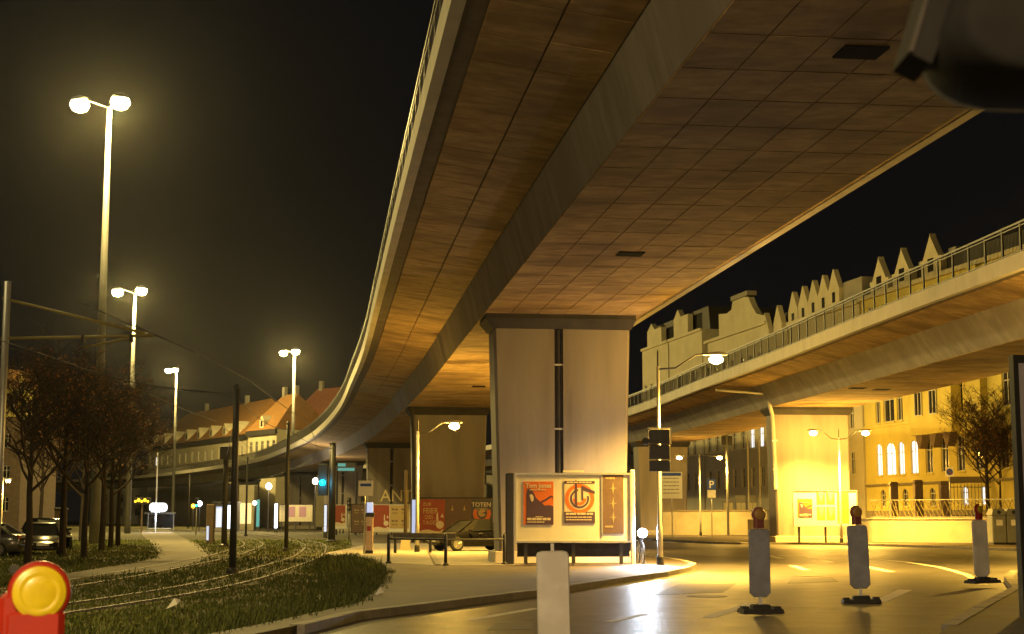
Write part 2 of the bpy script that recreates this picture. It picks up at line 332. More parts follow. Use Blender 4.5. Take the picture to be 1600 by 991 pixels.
# ------------------------------------------------------------------ the two flyovers
Lpath = smooth([(3.06,-8),(1.0,8.6),(-1.1,25.45),(-3.58,45.5),(-5.42,60.6),(-7.95,81.2),(-10.4,98.9),(-13.78,122.4),(-18.3,148.8),(-23.3,173.8),(-30.6,204.7),(-39.4,237.5),(-49.4,264.6),(-60.2,290.5),(-74.7,321.9),(-92,350),(-125,395)], .85)
Rpath = smooth([(22.2,4),(20.2,25),(17.66,52.3),(16.4,64.5),(14.75,82.5),(12.7,101.8),(10.3,125.4),(6.5,150),(1.5,176),(-6,206),(-15,238),(-26,268),(-38,296)], .85)
def resample(pts, step):
    out = [pts[0].copy()]; acc = 0
    for a,b in zip(pts, pts[1:]):
        L = (b-a).length; pos = step-acc
        while pos <= L: out.append(a+(b-a)*(pos/L)); pos += step
        acc = L-(pos-step)
    return out
PS = 1.72
def flyover(path, label, wt, wb, fr, wtr, tipr, ymin, ymax, ncol, cant, rail_y, hatches):
    st = resample(path, PS)
    root = thing('flyover', label, 'bridge', (path[0].x, path[0].y, 0), 0, 'concrete flyovers')
    O = Vector((path[0].x, path[0].y))
    P = [Vector((p.x-O.x, p.y-O.y)) for p in path]; S = [Vector((p.x-O.x, p.y-O.y)) for p in st]
    sweep(P, [(.22,10.24),(wt,9.84),(wtr,9.84),(tipr-.22,10.24),(tipr-.22,10.6),(.22,10.6)]).build('deck', M['groove'], root)
    sweep(P, [(wt,9.84),(wb,8.575),(fr,8.575),(wtr,9.84)]).build('girder', M['web'], root)
    sweep(P, [(0,10.18),(.25,10.18),(.25,10.79),(0,10.77)]).build('fascia', M['fascia'], root)
    sweep(P, [(tipr-.25,10.18),(tipr,10.18),(tipr,10.77),(tipr-.25,10.79)]).build('fascia', M['fascia'], root)
    # formwork panels under the box and under the cantilevers
    cols = [(wb+(fr-wb)*i/ncol, wb+(fr-wb)*(i+1)/ncol) for i in range(ncol)]
    rest = MB(); cache = {}
    def fr_at(i):
        d = S[i+1]-S[i]; d.normalize(); return S[i], d
    def zc(o): return 10.235-(o-.22)*.4/(wt-.22)
    for i in range(1, len(S)-1):
        p, d = fr_at(i); p2, d2 = fr_at(min(i+1,len(S)-3) if i+1 < len(S)-1 else i)
        yw = p.y+O.y
        if yw > 215: break
        single = ymin < yw < ymax
        lst = [('b',a,b) for a,b in cols]
        lst += [('c',a,b) for a,b in cant] + [('r',wtr+.06,tipr-.7),('r',tipr-.64,tipr-.26)]
        for kind,a,b in lst:
            g = .006; gt = .022; one = single and kind != 'r'
            if kind == 'c' and not (ymin+4 < yw < ymax+12): one = False
            elif kind == 'c': one = True
            def zz(o):
                if kind == 'b': return 8.575
                if kind == 'c': return zc(o)+.002
                return 10.235-(tipr-.22-o)*.4/(tipr-.22-wtr)+.002
            q = []
            for tt, oo in ((gt,a+g),(PS-gt,a+g),(PS-gt,b-g),(gt,b-g)):
                if one: q.append((tt,oo))
                else:
                    s = p+d*tt if tt < 1 else S[i+1]-d*gt
                    q.append((s.x+d.y*oo, s.y-d.x*oo, zz(oo)))
            if one:
                key = (kind,a)
                if key not in cache:
                    bv = .006
                    top = [(o,t) for t,o in q]; low = [(o+(bv if o < (a+b)/2 else -bv), t+(bv if t < 1 else -bv)) for t,o in q]
                    m = MB(); vs = [(o,t,zz(o)) for o,t in top]+[(o,t,zz(o)-.03) for o,t in low]
                    m.add(vs, [(4,5,6,7),(0,1,5,4),(1,2,6,5),(2,3,7,6),(3,0,4,7)])
                    me = bpy.data.meshes.new('soffit_panel'); me.from_pydata(m.v,[],m.f); me.update(); me.materials.append(M['soffit']); cache[key] = me
                link('soffit_panel', cache[key], root, (p.x,p.y,R.uniform(-.006,0)), atan2(-d.x, d.y))
            else:
                vs = q+[(x,y,z-.03) for x,y,z in q]; rest.add(vs, [(4,5,6,7),(0,1,5,4),(1,2,6,5),(2,3,7,6),(3,0,4,7)])
    o = rest.build('far_soffit_panels', M['soffit'], root); o['kind'] = 'stuff'
    for u,v,sx,sy in hatches:
        h = on(u,v,8.53); i = min(range(len(S)), key=lambda k: abs(S[k].y+O.y-h.y)); d = (S[i+1]-S[i]).normalized()
        MB().box(-sx,sx,-sy,sy,8.515,8.56).build('access_hatch', M['hole'], root, loc=(h.x-O.x,h.y-O.y,0), rz=atan2(-d.x,d.y))
    # railing on the left edge
    rs = resample(path, 1.53); q = [Vector((p.x-O.x,p.y-O.y)) for p in rs]
    post = MB().box(-.03,.03,-.035,.035,10.78,11.84); pm = bpy.data.meshes.new('railing_post'); pm.from_pydata(post.v,[],post.f); pm.materials.append(M['railing'])
    bars = MB(); npost = 0
    for i in range(1, len(q)-1):
        yw = q[i].y+O.y
        if not rail_y[0] < yw < rail_y[1] or npost > 290: continue
        d = (q[i+1]-q[i]).normalized(); rt = Vector((d.y,-d.x)); npost += 1
        link('railing_post', pm, root, (q[i].x+rt.x*.12, q[i].y+rt.y*.12, 0), atan2(-d.x,d.y))
        for k in range(1,13):
            c = q[i]+(q[i+1]-q[i])*(k/13)+rt*.12; bars.add([(c.x-.009,c.y,10.86),(c.x+.009,c.y,10.86),(c.x+.009,c.y,11.74),(c.x-.009,c.y,11.74),(c.x,c.y+.016,10.86),(c.x,c.y+.016,11.74)],[(0,1,2,3),(1,4,5,2),(4,0,3,5)])
    b = bars.build('railing_bars', M['railing'], root); b['kind'] = 'stuff'
    seg = [p for p in P if rail_y[0] < p.y+O.y < rail_y[1]]
    sweep(seg, [(.075,11.82),(.165,11.82),(.165,11.89),(.075,11.89)]).build('handrail', M['railing'], root)
    sweep(seg, [(.1,10.83),(.14,10.83),(.14,10.87),(.1,10.87)]).build('bottom_rail', M['railing'], root)
    sweep(seg, [(.1,11.72),(.14,11.72),(.14,11.76),(.1,11.76)]).build('middle_rail', M['railing'], root)
    return root, O
LB, LO = flyover(Lpath, 'tall flyover sweeping overhead with a dark soffit and sooty, shade darkened pier caps', 3.08,3.4,8.85,9.15,11.8, 17,52,6,((.64,1.86),(1.88,3.06)),(20,330),((1345,82,.34,.3),(985,397,.34,.3),(748,604,.34,.3)))
RB, RO = flyover(Rpath, 'flyover with barred railing in front of the gabled houses', 2.1,3.0,8.2,9.1,11.2, 38,82,4,((.5,2.05),),(38,175),((1340,607,.4,.4),(1377,609,.4,.4)))

def heading(path, Y):
    i = min(range(1,len(path)-1), key=lambda k: abs(path[k].y-Y)); d = path[i+1]-path[i-1]; return path[i], Vector((d.x,d.y)).normalized()
def pier(path, Y, mid, label, wt=4.75, wb=4.3, th=1.7, groove=True, plinth=True, hb=0.):
    p, d = heading(path, Y); x, y = p.x+d.y*mid, p.y-d.x*mid
    # slide along the axis so that the front face stands at Y
    root = thing('bridge_pier', label, 'bridge pier', (x, y, 0), atan2(-d.x,d.y), 'concrete bridge piers')
    H0, H1 = .0, 8.06
    def half(z): return (wb+(wt-wb)*(z/H1)**1.0)/2
    gw = .15; c = MB(); g0 = -.05*wt/2
    b = .09
    def ring(z):
        h = half(z)
        pts = [(-h+b,0),(g0-gw,0),(g0-gw,.32),(g0+gw,.32),(g0+gw,0),(h-b,0),(h,b),(h,th-b),(h-b,th),(-h+b,th),(-h,th-b),(-h,b)] if groove else [(-h+b,0),(h-b,0),(h,b),(h,th-b),(h-b,th),(-h+b,th),(-h,th-b),(-h,b)]
        return [(px,py,z) for px,py in pts]
    zs = [hb,2.2,5,H1]; rr = [ring(z) for z in zs]; n = len(rr[0])
    vs = [q for r_ in rr for q in r_]; fs = [tuple(range(n-1,-1,-1)), tuple(range(len(vs)-n,len(vs)))]
    for k in range(len(zs)-1):
        for i in range(n): j = (i+1)%n; fs.append((k*n+i,k*n+j,(k+1)*n+j,(k+1)*n+i))
    c.add(vs, fs).build('column', M['pier'], root)
    h = half(H1)
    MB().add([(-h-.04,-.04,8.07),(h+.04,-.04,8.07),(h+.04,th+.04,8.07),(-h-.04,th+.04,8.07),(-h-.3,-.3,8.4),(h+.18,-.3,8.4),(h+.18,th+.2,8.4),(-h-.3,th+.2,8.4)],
        [(3,2,1,0),(0,1,5,4),(1,2,6,5),(2,3,7,6),(3,0,4,7),(4,5,6,7)]).build('pier_cap', M['soot_shade'], root)
    MB().box(-h-.28,h+.16,-.28,th+.18,8.405,8.545).build('bearing_seat', M['soot_shade'], root)
    if groove:
        dp = MB().tube([(g0,.14,.3),(g0,.14,8.0)], .09, 8).build('drainpipe', M['soot_shade'], root)
        for z in (2.4,4.6,6.8): MB().box(g0-.15,g0+.15,.03,.06,z,z+.06).build('pipe_clamp', M['steel'], dp)
    if plinth: MB().bbox(-wb/2-.2,wb/2+.2,-.2,th+.2,0,.5,.03).build('plinth', M['wallstone'], root)
    return root
mL = 6.12
P1 = pier(Lpath, 51.6, mL, 'big grooved pier behind the pale billboard with two music posters')
P2 = pier(Lpath, 96.5, mL, 'pier with the red and brown billboard behind the parked black car', groove=False)
P3 = pier(Lpath, 142, mL, 'brownish pier with white graffiti beyond the second billboard')
P4 = pier(Lpath, 188, mL, 'dim far pier on the tram curve with a small twin poster board')
P5 = pier(Lpath, 232, mL, 'far pier lit warm yellow beside the tram stop kiosk')
P6 = pier(Lpath, 274, mL, 'distant dark pier above the tram stop under the curving flyover')
RP1 = pier(Rpath, 95.8, 5.6, 'glaring yellow pier behind the twin armed street lamp', wt=4.9, wb=4.7, groove=False, th=1.8)
RP2 = pier(Rpath, 140, 5.6, 'far pier of the railed flyover half hidden behind the billboard pier', groove=False)
# sloping downpipes at the joints of the decks
dp = MB().tube([(-2.5,-.35,8.95),(-2.45,-.35,8.3),(-2.35,-.12,7.9),(-2.3,-.06,7.2),(-2.2,-.06,.5)], .1, 8).build('drainpipe', M['soot_shade'], P2)
dp = MB().tube([(-2.75,-.3,9.3),(-2.75,-.3,8.6),(-2.55,-.12,8.0),(-2.5,-.06,7.2),(-2.42,-.06,3.4)], .13, 8).build('drainpipe', M['fascia'], RP1)
MB().tube([(-2.75,-.3,9.32),(-6.2,-.3,9.55)], .07, 8).build('bracket_pipe', M['fascia'], RP1)
for z in (4.6,6.4): MB().box(-2.62,-2.3,-.2,-.17,z,z+.06).build('pipe_clamp', M['steel'], dp)
words('ANTI', 1.55, M['graffiti'], P3, .55, -.012, 3.15, name='graffiti_lettering', bold=.0, sx=.95)

# ------------------------------------------------------------------ lamps
def street_lamp(loc, top, head_z, arms, label, power, cat='street lamp', group='sodium street lamps', r=.075, lens='sodium', col=SODIUM, up=.35, dn=1.7, bulb=.25):
    t = thing('street_lamp', label, cat, loc, 0, group)
    MB().tube([(0,0,0),(0,0,1.2),(0,0,1.25),(0,0,top)], [r*1.25,r*1.2,r,r*.62], 10).build('pole', M['steel'], t, True)
    MB().tube([(0,0,top),(0,0,top+.45),(0,0,top+.55)], [r*.4,r*.4,r*.1], 6).build('finial', M['dark'], t)
    MB().lathe([(r*1.6,0),(r*1.6,.25),(r*1.2,.32)],10).build('pole_collar', M['dark'], t)
    for ln, dy in arms:
        s = 1 if ln > 0 else -1
        MB().tube([(0,0,top-.1),(ln*.3,dy*.3,top-.06),(ln*.65,dy*.65,head_z+.05),(ln-s*.25,dy,head_z+.1)], .03, 6).build('arm', M['dark'], t)
        hd = MB().add(*shell(ln, dy, head_z, s)).build('lamp_head', M['steel'], t, True)
        MB().lathe([(.02,-.0),(.16,-.02),(.24,-.1),(.2,-.2),(.07,-.26)][::-1], 12, (ln,dy,head_z+.02)).build('lens', M[lens], hd, True)
        lamp_light(t, (ln, dy, head_z-.28), power*up, col, bulb)
        lamp_light(t, (ln, dy, head_z-.32), power*dn, col, bulb, 'SPOT', (0,0,0), rad(140))
    return t
def shell(x, dy, z, s):
    prof = [(-.42,.05,.06),(-.2,.13,.1),(.05,.2,.13),(.25,.17,.11),(.36,.06,.05)]
    vs = []; n = 8
    for px,hw,hh in prof:
        for k in range(n):
            a = pi*k/(n-1); vs.append((x+s*px, dy+cos(a)*hw, z+.04+sin(a)*hh))
    fs = []
    for i in range(len(prof)-1):
        for k in range(n): l=(k+1)%n; fs.append((i*n+k,i*n+l,(i+1)*n+l,(i+1)*n+k))
    return vs, fs+[tuple(range(n)), tuple(range(len(vs)-1,len(vs)-n-1,-1))]
def lampz(u,v,Y): return at(u,v,Y).z
LA = street_lamp((-4.2,68.7,KH), lampz(653,678,68.7), lampz(711,667,68.7), [(1.62,0)], 'single armed street lamp in front of the red and brown billboard', STREET_W*1.05, up=.8)
LBm = street_lamp((4.75,49.8,KH), lampz(1029,578,49.8), lampz(1120,563,49.8), [(1.9,0)], 'tall single armed street lamp carrying the traffic signal seen from behind', STREET_W*2.3, dn=3.4, up=.17)
street_lamp((18.8,48,KH), 8.4, 8.2, [(-1.1,0)], 'unseen lamp added outside the frame to brighten the road', STREET_W*2.2, dn=3.0, up=.8)  # unseen lamp, added to brighten the road and bounce light upward
LC = street_lamp((20.0,94.2,KH), lampz(1303,687,94.2), lampz(1263,678,94.2), [(-1.6,-.25),(1.6,-.25)], 'twin armed street lamp in front of the glaring billboard pier', STREET_W*2.0, dn=2.4)
LD = street_lamp((16.3,134,KH), lampz(1093,712,134), lampz(1093,716,134), [(-1.75,0),(1.75,0)], 'twin armed street lamp beyond the blue parking sign', STREET_W*.8)
street_lamp((28.0,77,KH), 8.0, 7.7, [(-1.0,0)], 'unseen lamp added outside the frame near the grey containers to light the school', STREET_W*1.3)  # added off-frame lamp for the school facade
street_lamp((21.4,120,KH), 7.2, 7.0, [(1.0,0)], 'unseen lamp added behind the glaring billboard pier to light the school', STREET_W*3.2)  # unseen lamp put behind the pier as facade light
street_lamp((23.3,108,KH), 7.4, 7.2, [(-.8,0)], 'second unseen lamp added close behind the glaring billboard pier', STREET_W*3.0)  # another added lamp behind the pier, nearer the facade
street_lamp((-14.5,21,0), 8.0, 7.8, [(1.2,0)], 'unseen lamp added beside the tram grass to light the flyover web', 2000, col=MASTC)  # added lamp, reaches the web from low on the left
street_lamp((-5.0,-8,0), 8.2, 8.0, [(1.0,0)], 'unseen fill lamp added behind the viewer for the beacons', 23000, col=(1,.69,.32), up=1, dn=.02)  # added fill light for the beacons and the near warning lamp
street_lamp((1.8,76,KH), 6.2, 6.0, [(1.0,0)], 'unseen lamp added behind the big grooved pier to light the soffit', STREET_W*1.1, up=1.0)  # unseen lamp added for the soffit between the first two piers
def high_mast(base, top, heads, label, power, col=MASTC):
    t = thing('high_mast', label, 'lamp mast', base, 0, 'tall lamp masts along the tram tracks')
    MB().tube([(0,0,0),(0,0,2),(0,0,top*.5),(0,0,top)], [.36,.33,.25,.15], 14).build('mast', M['mast'], t, True)
    for dx, dz, p in heads:
        MB().tube([(0,0,top-.05),(dx*.5,0,top+dz*.5+.1),(dx,0,top+dz+.2)], .05, 6).build('arm', M['mast'], t)
        hd = MB().lathe([(.2,.3),(.5,.18),(.58,0),(.52,-.06)][::-1], 14, (dx,0,top+dz)).build('lamp_head', M['mast'], t, True)
        MB().lathe([(.56,-.05),(.62,-.3),(.45,-.6),(.2,-.7)][::-1], 14, (dx,0,top+dz)).build('lens', M['mastlens'], hd, True)
        lamp_light(t, (dx,-.1,top+dz-.9), power*p, col, .5)
    return t
def mast_at(u, v, Y, heads, label, power, x=None):
    p = at(u, v, Y)
    hs = [(at(hu,hv,Y).x-p.x, at(hu,hv,Y).z-p.z, pw) for hu,hv,pw in heads]
    return high_mast((p.x,Y,0), p.z, hs, label, power)
mast_at(171,168,96,[(125,158,.6),(188,154,1.3)],'nearest tall lamp mast rising from the dark trees', MAST_W)
mast_at(211,458,165,[(184,453,.6),(221,451,1.)],'second tall lamp mast behind the tram bracket', MAST_W)
mast_at(276,580,290,[(263,577,.3),(274,576,1.)],'slim far mast before the orange roofed house, one bright head', MAST_W*1.5)
mast_at(460,551,236,[(443,549,.5),(462,547,1.)],'far tall lamp mast standing behind the flyover curve', MAST_W*1.6)
high_mast((-23,38,0), 27, [(-1,0,.5),(1,0,.6)], 'unseen lamp mast added as weak fill beside the parked cars', MAST_W*.08)  # unseen mast, added as faint fill from the left

# ------------------------------------------------------------------ billboards
def bars_of_print(m, x0, x1, z, h, y, n, seed):
    q = random.Random(seed); x = x0
    ws = [q.uniform(.5,1.5) for _ in range(n)]; k = (x1-x0)/(sum(ws)*1.15)
    for w_ in ws: m.box(x, x+w_*k, y-.002, y, z, z+h); x += w_*k*1.15
def ring_poly(m, r0, r1, a0, a1, cx, cz, y, n=20):
    vs = []
    for i in range(n+1):
        a = a0+(a1-a0)*i/n
        for r in (r0,r1): vs.append((cx+cos(a)*r, y, cz+sin(a)*r))
    m.add(vs, [(2*i,2*i+2,2*i+3,2*i+1) for i in range(n)])
def poster_man(b, x, z, w_, h, seed=1, title=True):
    p = MB().box(x,x+w_,-.012,-.002,z,z+h).build('poster', M['orange'], b, label='orange concert poster with a dark figure')
    fig = MB(); S = lambda pts: [(x+px*w_, z+pz*h) for px,pz in pts]
    fig.prism(S([(.1,.0),(1,.0),(1,.42),(.86,.45),(.7,.44),(.62,.5),(.78,.56),(.95,.64),(.99,.60),(.98,.66),(.9,.67),(.7,.58),(.55,.53),(.42,.62),(.34,.74),(.24,.84),(.14,.83),(.1,.7)]), -.016, -.013)
    fig.build('silhouette', M['purple'], p)
    MB().prism(S([(.2,.68),(.27,.71),(.33,.66),(.34,.58),(.3,.52),(.25,.55)]), -.019, -.0165).build('face_patch', M['cream'], p)
    if title: words('Tom Jones', w_*.215, M['cream'], p, x+w_*.5, -.014, z+h*.855, bold=.006, sx=.92)
    t = MB(); bars_of_print(t, x+w_*.2, x+w_*.76, z+h*.795, h*.02, -.0175, 6, 3); bars_of_print(t, x+w_*.12, x+w_*.92, z+h*.1, h*.055, -.0175, 5, 4)
    bars_of_print(t, x+w_*.12, x+w_*.7, z+h*.045, h*.025, -.0175, 8, 5); bars_of_print(t, x+w_*.4, x+w_*.65, z+h*.17, h*.02, -.0175, 4, 6)
    t.build('small_print', M['cream'], p)
def poster_rings(b, x, z, w_, h):
    p = MB().box(x,x+w_,-.012,-.002,z,z+h).build('poster', M['cream'], b, label='poster with orange and purple rings')
    MB().box(x,x+w_,-.014,-.0125,z,z+h*.27).build('print_band', M['purple'], p); MB().box(x,x+w_,-.014,-.0125,z+h*.93,z+h).build('print_band', M['purple'], p)
    cx, cz, r = x+w_*.5, z+h*.58, w_*.5
    a = MB(); ring_poly(a,r*.72,r*.96,0,2*pi,cx,cz,-.0145,36); ring_poly(a,r*.24,r*.44,pi,2*pi,cx,cz,-.0145); a.build('orange_rings', M['orange'], p)
    a = MB(); ring_poly(a,r*.5,r*.62,pi*.55,2*pi+.3,cx,cz,-.0148,30)
    a.prism([(cx-r*.3,cz-r*.5),(cx-r*.16,cz-r*.5),(cx-r*.16,cz+r*1.1),(cx-r*.24,cz+r*1.25),(cx-r*.3,cz+r*1.1)],-.0165,-.0155)
    a.prism([(cx+r*.14,cz-.1*r),(cx+r*.24,cz-.1*r),(cx+r*.24,cz+r*.55),(x+w_,cz+r*.3),(x+w_,cz+r*.48),(cx+r*.14,cz+r*.85)],-.0165,-.0155)
    a.build('blade', M['purple'], p)
    t = MB(); bars_of_print(t,x+w_*.05,x+w_*.95,z+h*.2,h*.045,-.016,6,8); bars_of_print(t,x+w_*.05,x+w_*.9,z+h*.13,h*.025,-.016,9,9); bars_of_print(t,x+w_*.05,x+w_*.9,z+h*.07,h*.025,-.016,9,10); bars_of_print(t,x+w_*.08,x+w_*.9,z+h*.95,h*.03,-.016,7,11)
    t.build('small_print', M['cream'], p)
def poster_stars(b, x, z, w_, h):
    p = MB().box(x,x+w_,-.012,-.002,z,z+h).build('poster', M['brown'], b, label='dark brown poster with pale star shapes')
    s = MB(); q = random.Random(5)
    for cx,cz in ((.5,.75),(.5,.5),(.5,.27)):
        for k in range(4):
            a = pi/4*k; X,Z = x+cx*w_, z+cz*h; l = w_*(.2 if k%2==0 else .1); dx,dz = cos(a)*l, sin(a)*l*1.6
            s.prism([(X-dx,Z-dz),(X+dz*.12,Z-dx*.12),(X+dx,Z+dz),(X-dz*.12,Z+dx*.12)], -.0145-.0006*k, -.014-.0006*k)
    bars_of_print(s, x+w_*.15, x+w_*.6, z+h*.9, h*.03, -.014, 4, 2); bars_of_print(s, x+w_*.1, x+w_*.5, z+h*.1, h*.03, -.014, 4, 3)
    s.build('star_shapes', M['tan'], p)
def poster_red(b, x, z, w_, h, text=True):
    p = MB().box(x,x+w_,-.012,-.002,z,z+h).build('poster', M['posterred'], b, label='red poster with snow along the bottom')
    MB().prism([(x,z),(x+w_,z),(x+w_,z+h*.13),(x+w_*.9,z+h*.19),(x+w_*.8,z+h*.13),(x+w_*.6,z+h*.14),(x+w_*.35,z+h*.18),(x+w_*.12,z+h*.17),(x,z+h*.13)],-.016,-.013).build('snow', M['cream'], p)
    if text:
        words('ZUR', h*.12, M['tan'], p, x+w_*.28, -.014, z+h*.83, bold=.004)
        words('FEIER', h*.21, M['tan'], p, x+w_*.42, -.014, z+h*.62, bold=.008, sx=.86)
        words('DES', h*.15, M['tan'], p, x+w_*.36, -.014, z+h*.47, bold=.005, sx=.9)
        words('TAGES', h*.15, M['tan'], p, x+w_*.4, -.014, z+h*.32, bold=.005, sx=.9)
    m = MB(); m.lathe([(w_*.16,-.001),(w_*.16,.002)],14,(x+w_*.8,-.0145,z+h*.31),'y'); m.prism([(x+w_*.66,z+h*.4),(x+w_*.74,z+h*.42),(x+w_*.72,z+h*.66),(x+w_*.66,z+h*.6)],-.0155,-.0135)
    m.prism([(x+w_*.82,z+h*.52),(x+w_*.96,z+h*.5),(x+w_*.9,z+h*.62)],-.0155,-.0135); m.build('snow_figure', M['cream'], p)
def poster_tiles(b, x, z, w_, h, nx=2, nz=2, m='brown', c='tan', star=True):
    p = MB().box(x,x+w_,-.012,-.002,z,z+h).build('poster', M[m], b, label='poster of a grid of small pictures')
    t = MB()
    for i in range(nx):
        for j in range(nz):
            X, Z = x+(i+.5)*w_/nx, z+(j+.5)*h/nz; a = w_/nx*.12
            if star: t.prism([(X-a,Z-a*1.6),(X,Z-a),(X+a,Z-a*1.6),(X+a*.5,Z),(X,Z+a*2.6),(X-a*.5,Z)],-.0145,-.0125)
            else:
                t.prism([(X-a*2.6,Z+a),(X-a*.4,Z+a*.6),(X-a*.4,Z+a*2),(X-a*2.6,Z+a*2.4)],-.0145,-.0125); t.prism([(X+a*.4,Z+a),(X+a*2.6,Z+a*.6),(X+a*2.6,Z+a*2),(X+a*.4,Z+a*2.2)],-.0145,-.0125)
                t.box(X-a*2.4,X+a*2.4,-.0145,-.0125,Z-a*2,Z-a*1.4)
    t.build('tile_print', M[c], p)
def billboard(loc, rz, W, z0, z1, label, foot='legs', side=0, fm='white'):
    t = thing('billboard', label, 'billboard', loc, rz)
    MB().box(0,W,0,.1,z0,z1).build('board', M[fm], t)
    f = .06
    MB().box(-f,W+f,-.03,.13,z1,z1+f).box(-f,W+f,-.03,.13,z0-f,z0).box(-f,0,-.03,.13,z0,z1).box(W,W+f,-.03,.13,z0,z1).build('frame', M['steel' if fm=='white' else 'soot_shade'], t)
    for x in (.3,W/2,W-.3): MB().box(x-.06,x+.06,.02,.16,0,z0-f).build('leg', M['dark'], t)
    return t
# the big one in front of the grooved pier
pa = at(807,845,50.6); pb = at(985,840,50.6); pt = at(807,742,50.6)
W1 = pb.x-pa.x
B1 = billboard((pa.x,50.6,KH), 0, W1, pa.z-KH, pt.z-KH, 'cream billboard with two music posters and a dark starry one', )
s_ = W1/178.0; zb_ = pa.z-KH
def bx_(u): return (u-807)*s_
def bz_(v): return zb_+(845-v)*s_
poster_man(B1, bx_(818), bz_(820), 47*s_, 67*s_)
poster_rings(B1, bx_(882), bz_(818), 48*s_, 66*s_)
poster_stars(B1, bx_(942), bz_(834), 33*s_, 94*s_)
MB().box(bx_(940),bx_(942),-.014,0,bz_(838),bz_(742)).build('divider', M['steel'], B1)
MB().box(bx_(880),bx_(913),-.02,.06,bz_(742)+.07,bz_(738)+.05).build('top_plate', M['white'], B1)
MB().box(.02,W1-.02,.05,.1,zb_-.52,zb_-.07).build('lower_panel', M['soot_shade'], B1)
MB().bbox(-.36,-.07,-.12,.3,0,bz_(740),.03).build('side_post', M['dark'], B1)
MB().bbox(W1+.02,W1+.16,-.02,.14,0,bz_(735),.02).build('side_strut', M['offwhite'], B1)
# board in front of the second pier
Y2 = 95.2; pa = at(655,840,Y2); pb = at(786,840,Y2); pt = at(655,779,Y2); W2 = pb.x-pa.x; s2 = W2/131
B2 = billboard((pa.x,Y2,KH), 0, W2, pa.z-KH, pt.z-KH, 'wide billboard with red, brown and black posters behind the parked car', fm='brown')
X2 = lambda u: (u-655)*s2
Z2 = lambda v: pa.z-KH+(840-v)*s2
poster_red(B2, X2(656), Z2(838), 39*s2, 57*s2)
poster_tiles(B2, X2(697), Z2(838), 38*s2, 57*s2)
p = MB().box(X2(736),X2(772),-.012,-.002,Z2(838),Z2(781)).build('poster', M['black'], B2, label='black concert poster with an orange crest')
words('TOTEN', 9.2*s2, M['cream'], p, X2(752), -.014, Z2(792), bold=.006, sx=1.0)
words('HOSEN', 6.2*s2, M['tan'], p, X2(752), -.014, Z2(798.5), bold=.004)
cr = MB(); ring_poly(cr, 8*s2, 14*s2, pi*.83, pi*2.17, X2(753), Z2(803), -.0145, 20); cr.build('crest', M['orange'], p)
cr = MB(); ring_poly(cr, 0.5*s2, 6*s2, pi*.1, pi*1.9, X2(753), Z2(802), -.0142, 16); cr.build('crest_centre', M['tan'], p)
# boards round the third pier
Y3 = 139; pa = at(583,831,Y3); pt = at(583,789,Y3); s3 = (at(640,831,Y3).x-pa.x)/57; W3 = 57*s3
B3 = billboard((pa.x,Y3,KH), 0, W3, pa.z-KH, pt.z-KH, 'billboard with red poster and pale picture grid under the graffiti', fm='white')
poster_red(B3, .1*s3, pa.z-KH+.02, 25*s3, 41*s3, False); poster_tiles(B3, 26*s3, pa.z-KH+5*s3, 30*s3, 36*s3, 2,2,'tan','brown',False)
q_ = at(521,826,150); s4 = 150/2400*.9915
B4 = billboard((q_.x,150,KH), 0, 20*s4, q_.z-KH, q_.z-KH+36*s4, 'small billboard with red poster left of the dark picture grid', fm='white')
poster_red(B4, .2*s4, q_.z-KH+4*s4, 18*s4, 32*s4, False)
q_ = at(549,832,146); B5 = billboard((q_.x,146,KH), 0, 26*s4, q_.z-KH, q_.z-KH+42*s4, 'dark picture grid board left of the graffiti pier', fm='brown')
poster_tiles(B5, 2*s4, q_.z-KH+6*s4, 22*s4, 34*s4, 2,2,'brown','tan',False)
q_ = at(436,815,184); s6 = 184/2400*.9915
B6 = billboard((q_.x,184,KH), 0, 52*s6, q_.z-KH, q_.z-KH+26*s6, 'far pale board with two small dark posters', fm='palewall')
for a in (14,31): MB().box(a*s6,(a+11)*s6,-.012,-.002,q_.z-KH+7*s6,q_.z-KH+23*s6).build('poster', M['mauve'], B6)
# board on the glaring pier
Y7 = 94.9; pa = at(1241,822,Y7); s7 = Y7/2400*.9915
B7 = billboard((pa.x,Y7,KH), 0, 98*s7, pa.z-KH, pa.z-KH+54*s7, 'white billboard with purple and yellow posters on the glaring pier')
poster_man(B7, 6*s7, pa.z-KH+14*s7, 23*s7, 28*s7, title=False)
for i in (0,1):
    for j in (0,1):
        p = MB().box((36+i*15)*s7,(49+i*15)*s7,-.012,-.002,pa.z-KH+(10+j*24)*s7,pa.z-KH+(30+j*24)*s7).build('poster', M['posteryellow'], B7)
        MB().prism([((38+i*15)*s7,pa.z-KH+(30+j*24)*s7),((48+i*15)*s7,pa.z-KH+(30+j*24)*s7),((46+i*15)*s7,pa.z-KH+(20+j*24)*s7),((42+i*15)*s7,pa.z-KH+(12+j*24)*s7)],-.016,-.013).build('silhouette', M['mauve'], p)
p = MB().box(68*s7,86*s7,-.012,-.002,pa.z-KH+5*s7,pa.z-KH+53*s7).build('poster', M['posteryellow'], B7, label='plain yellow poster')
m_ = MB()
for k in range(5): ring_poly(m_, 1.5*s7, 4*s7, 0, 2*pi, (73+(k%2)*8)*s7, pa.z-KH+(12+k*9)*s7, -.014, 10)
m_.build('poster_print', M['orange'], p)

# ------------------------------------------------------------------ traffic signals, signs, posts
def signal_pole(loc, h, label, r=.06, m='dark', group=None, cat='signal post'):
    t = thing('signal_post', label, cat, loc, 0, group)
    MB().tube([(0,0,0),(0,0,h)], r, 10).build('pole', M[m], t, True); return t
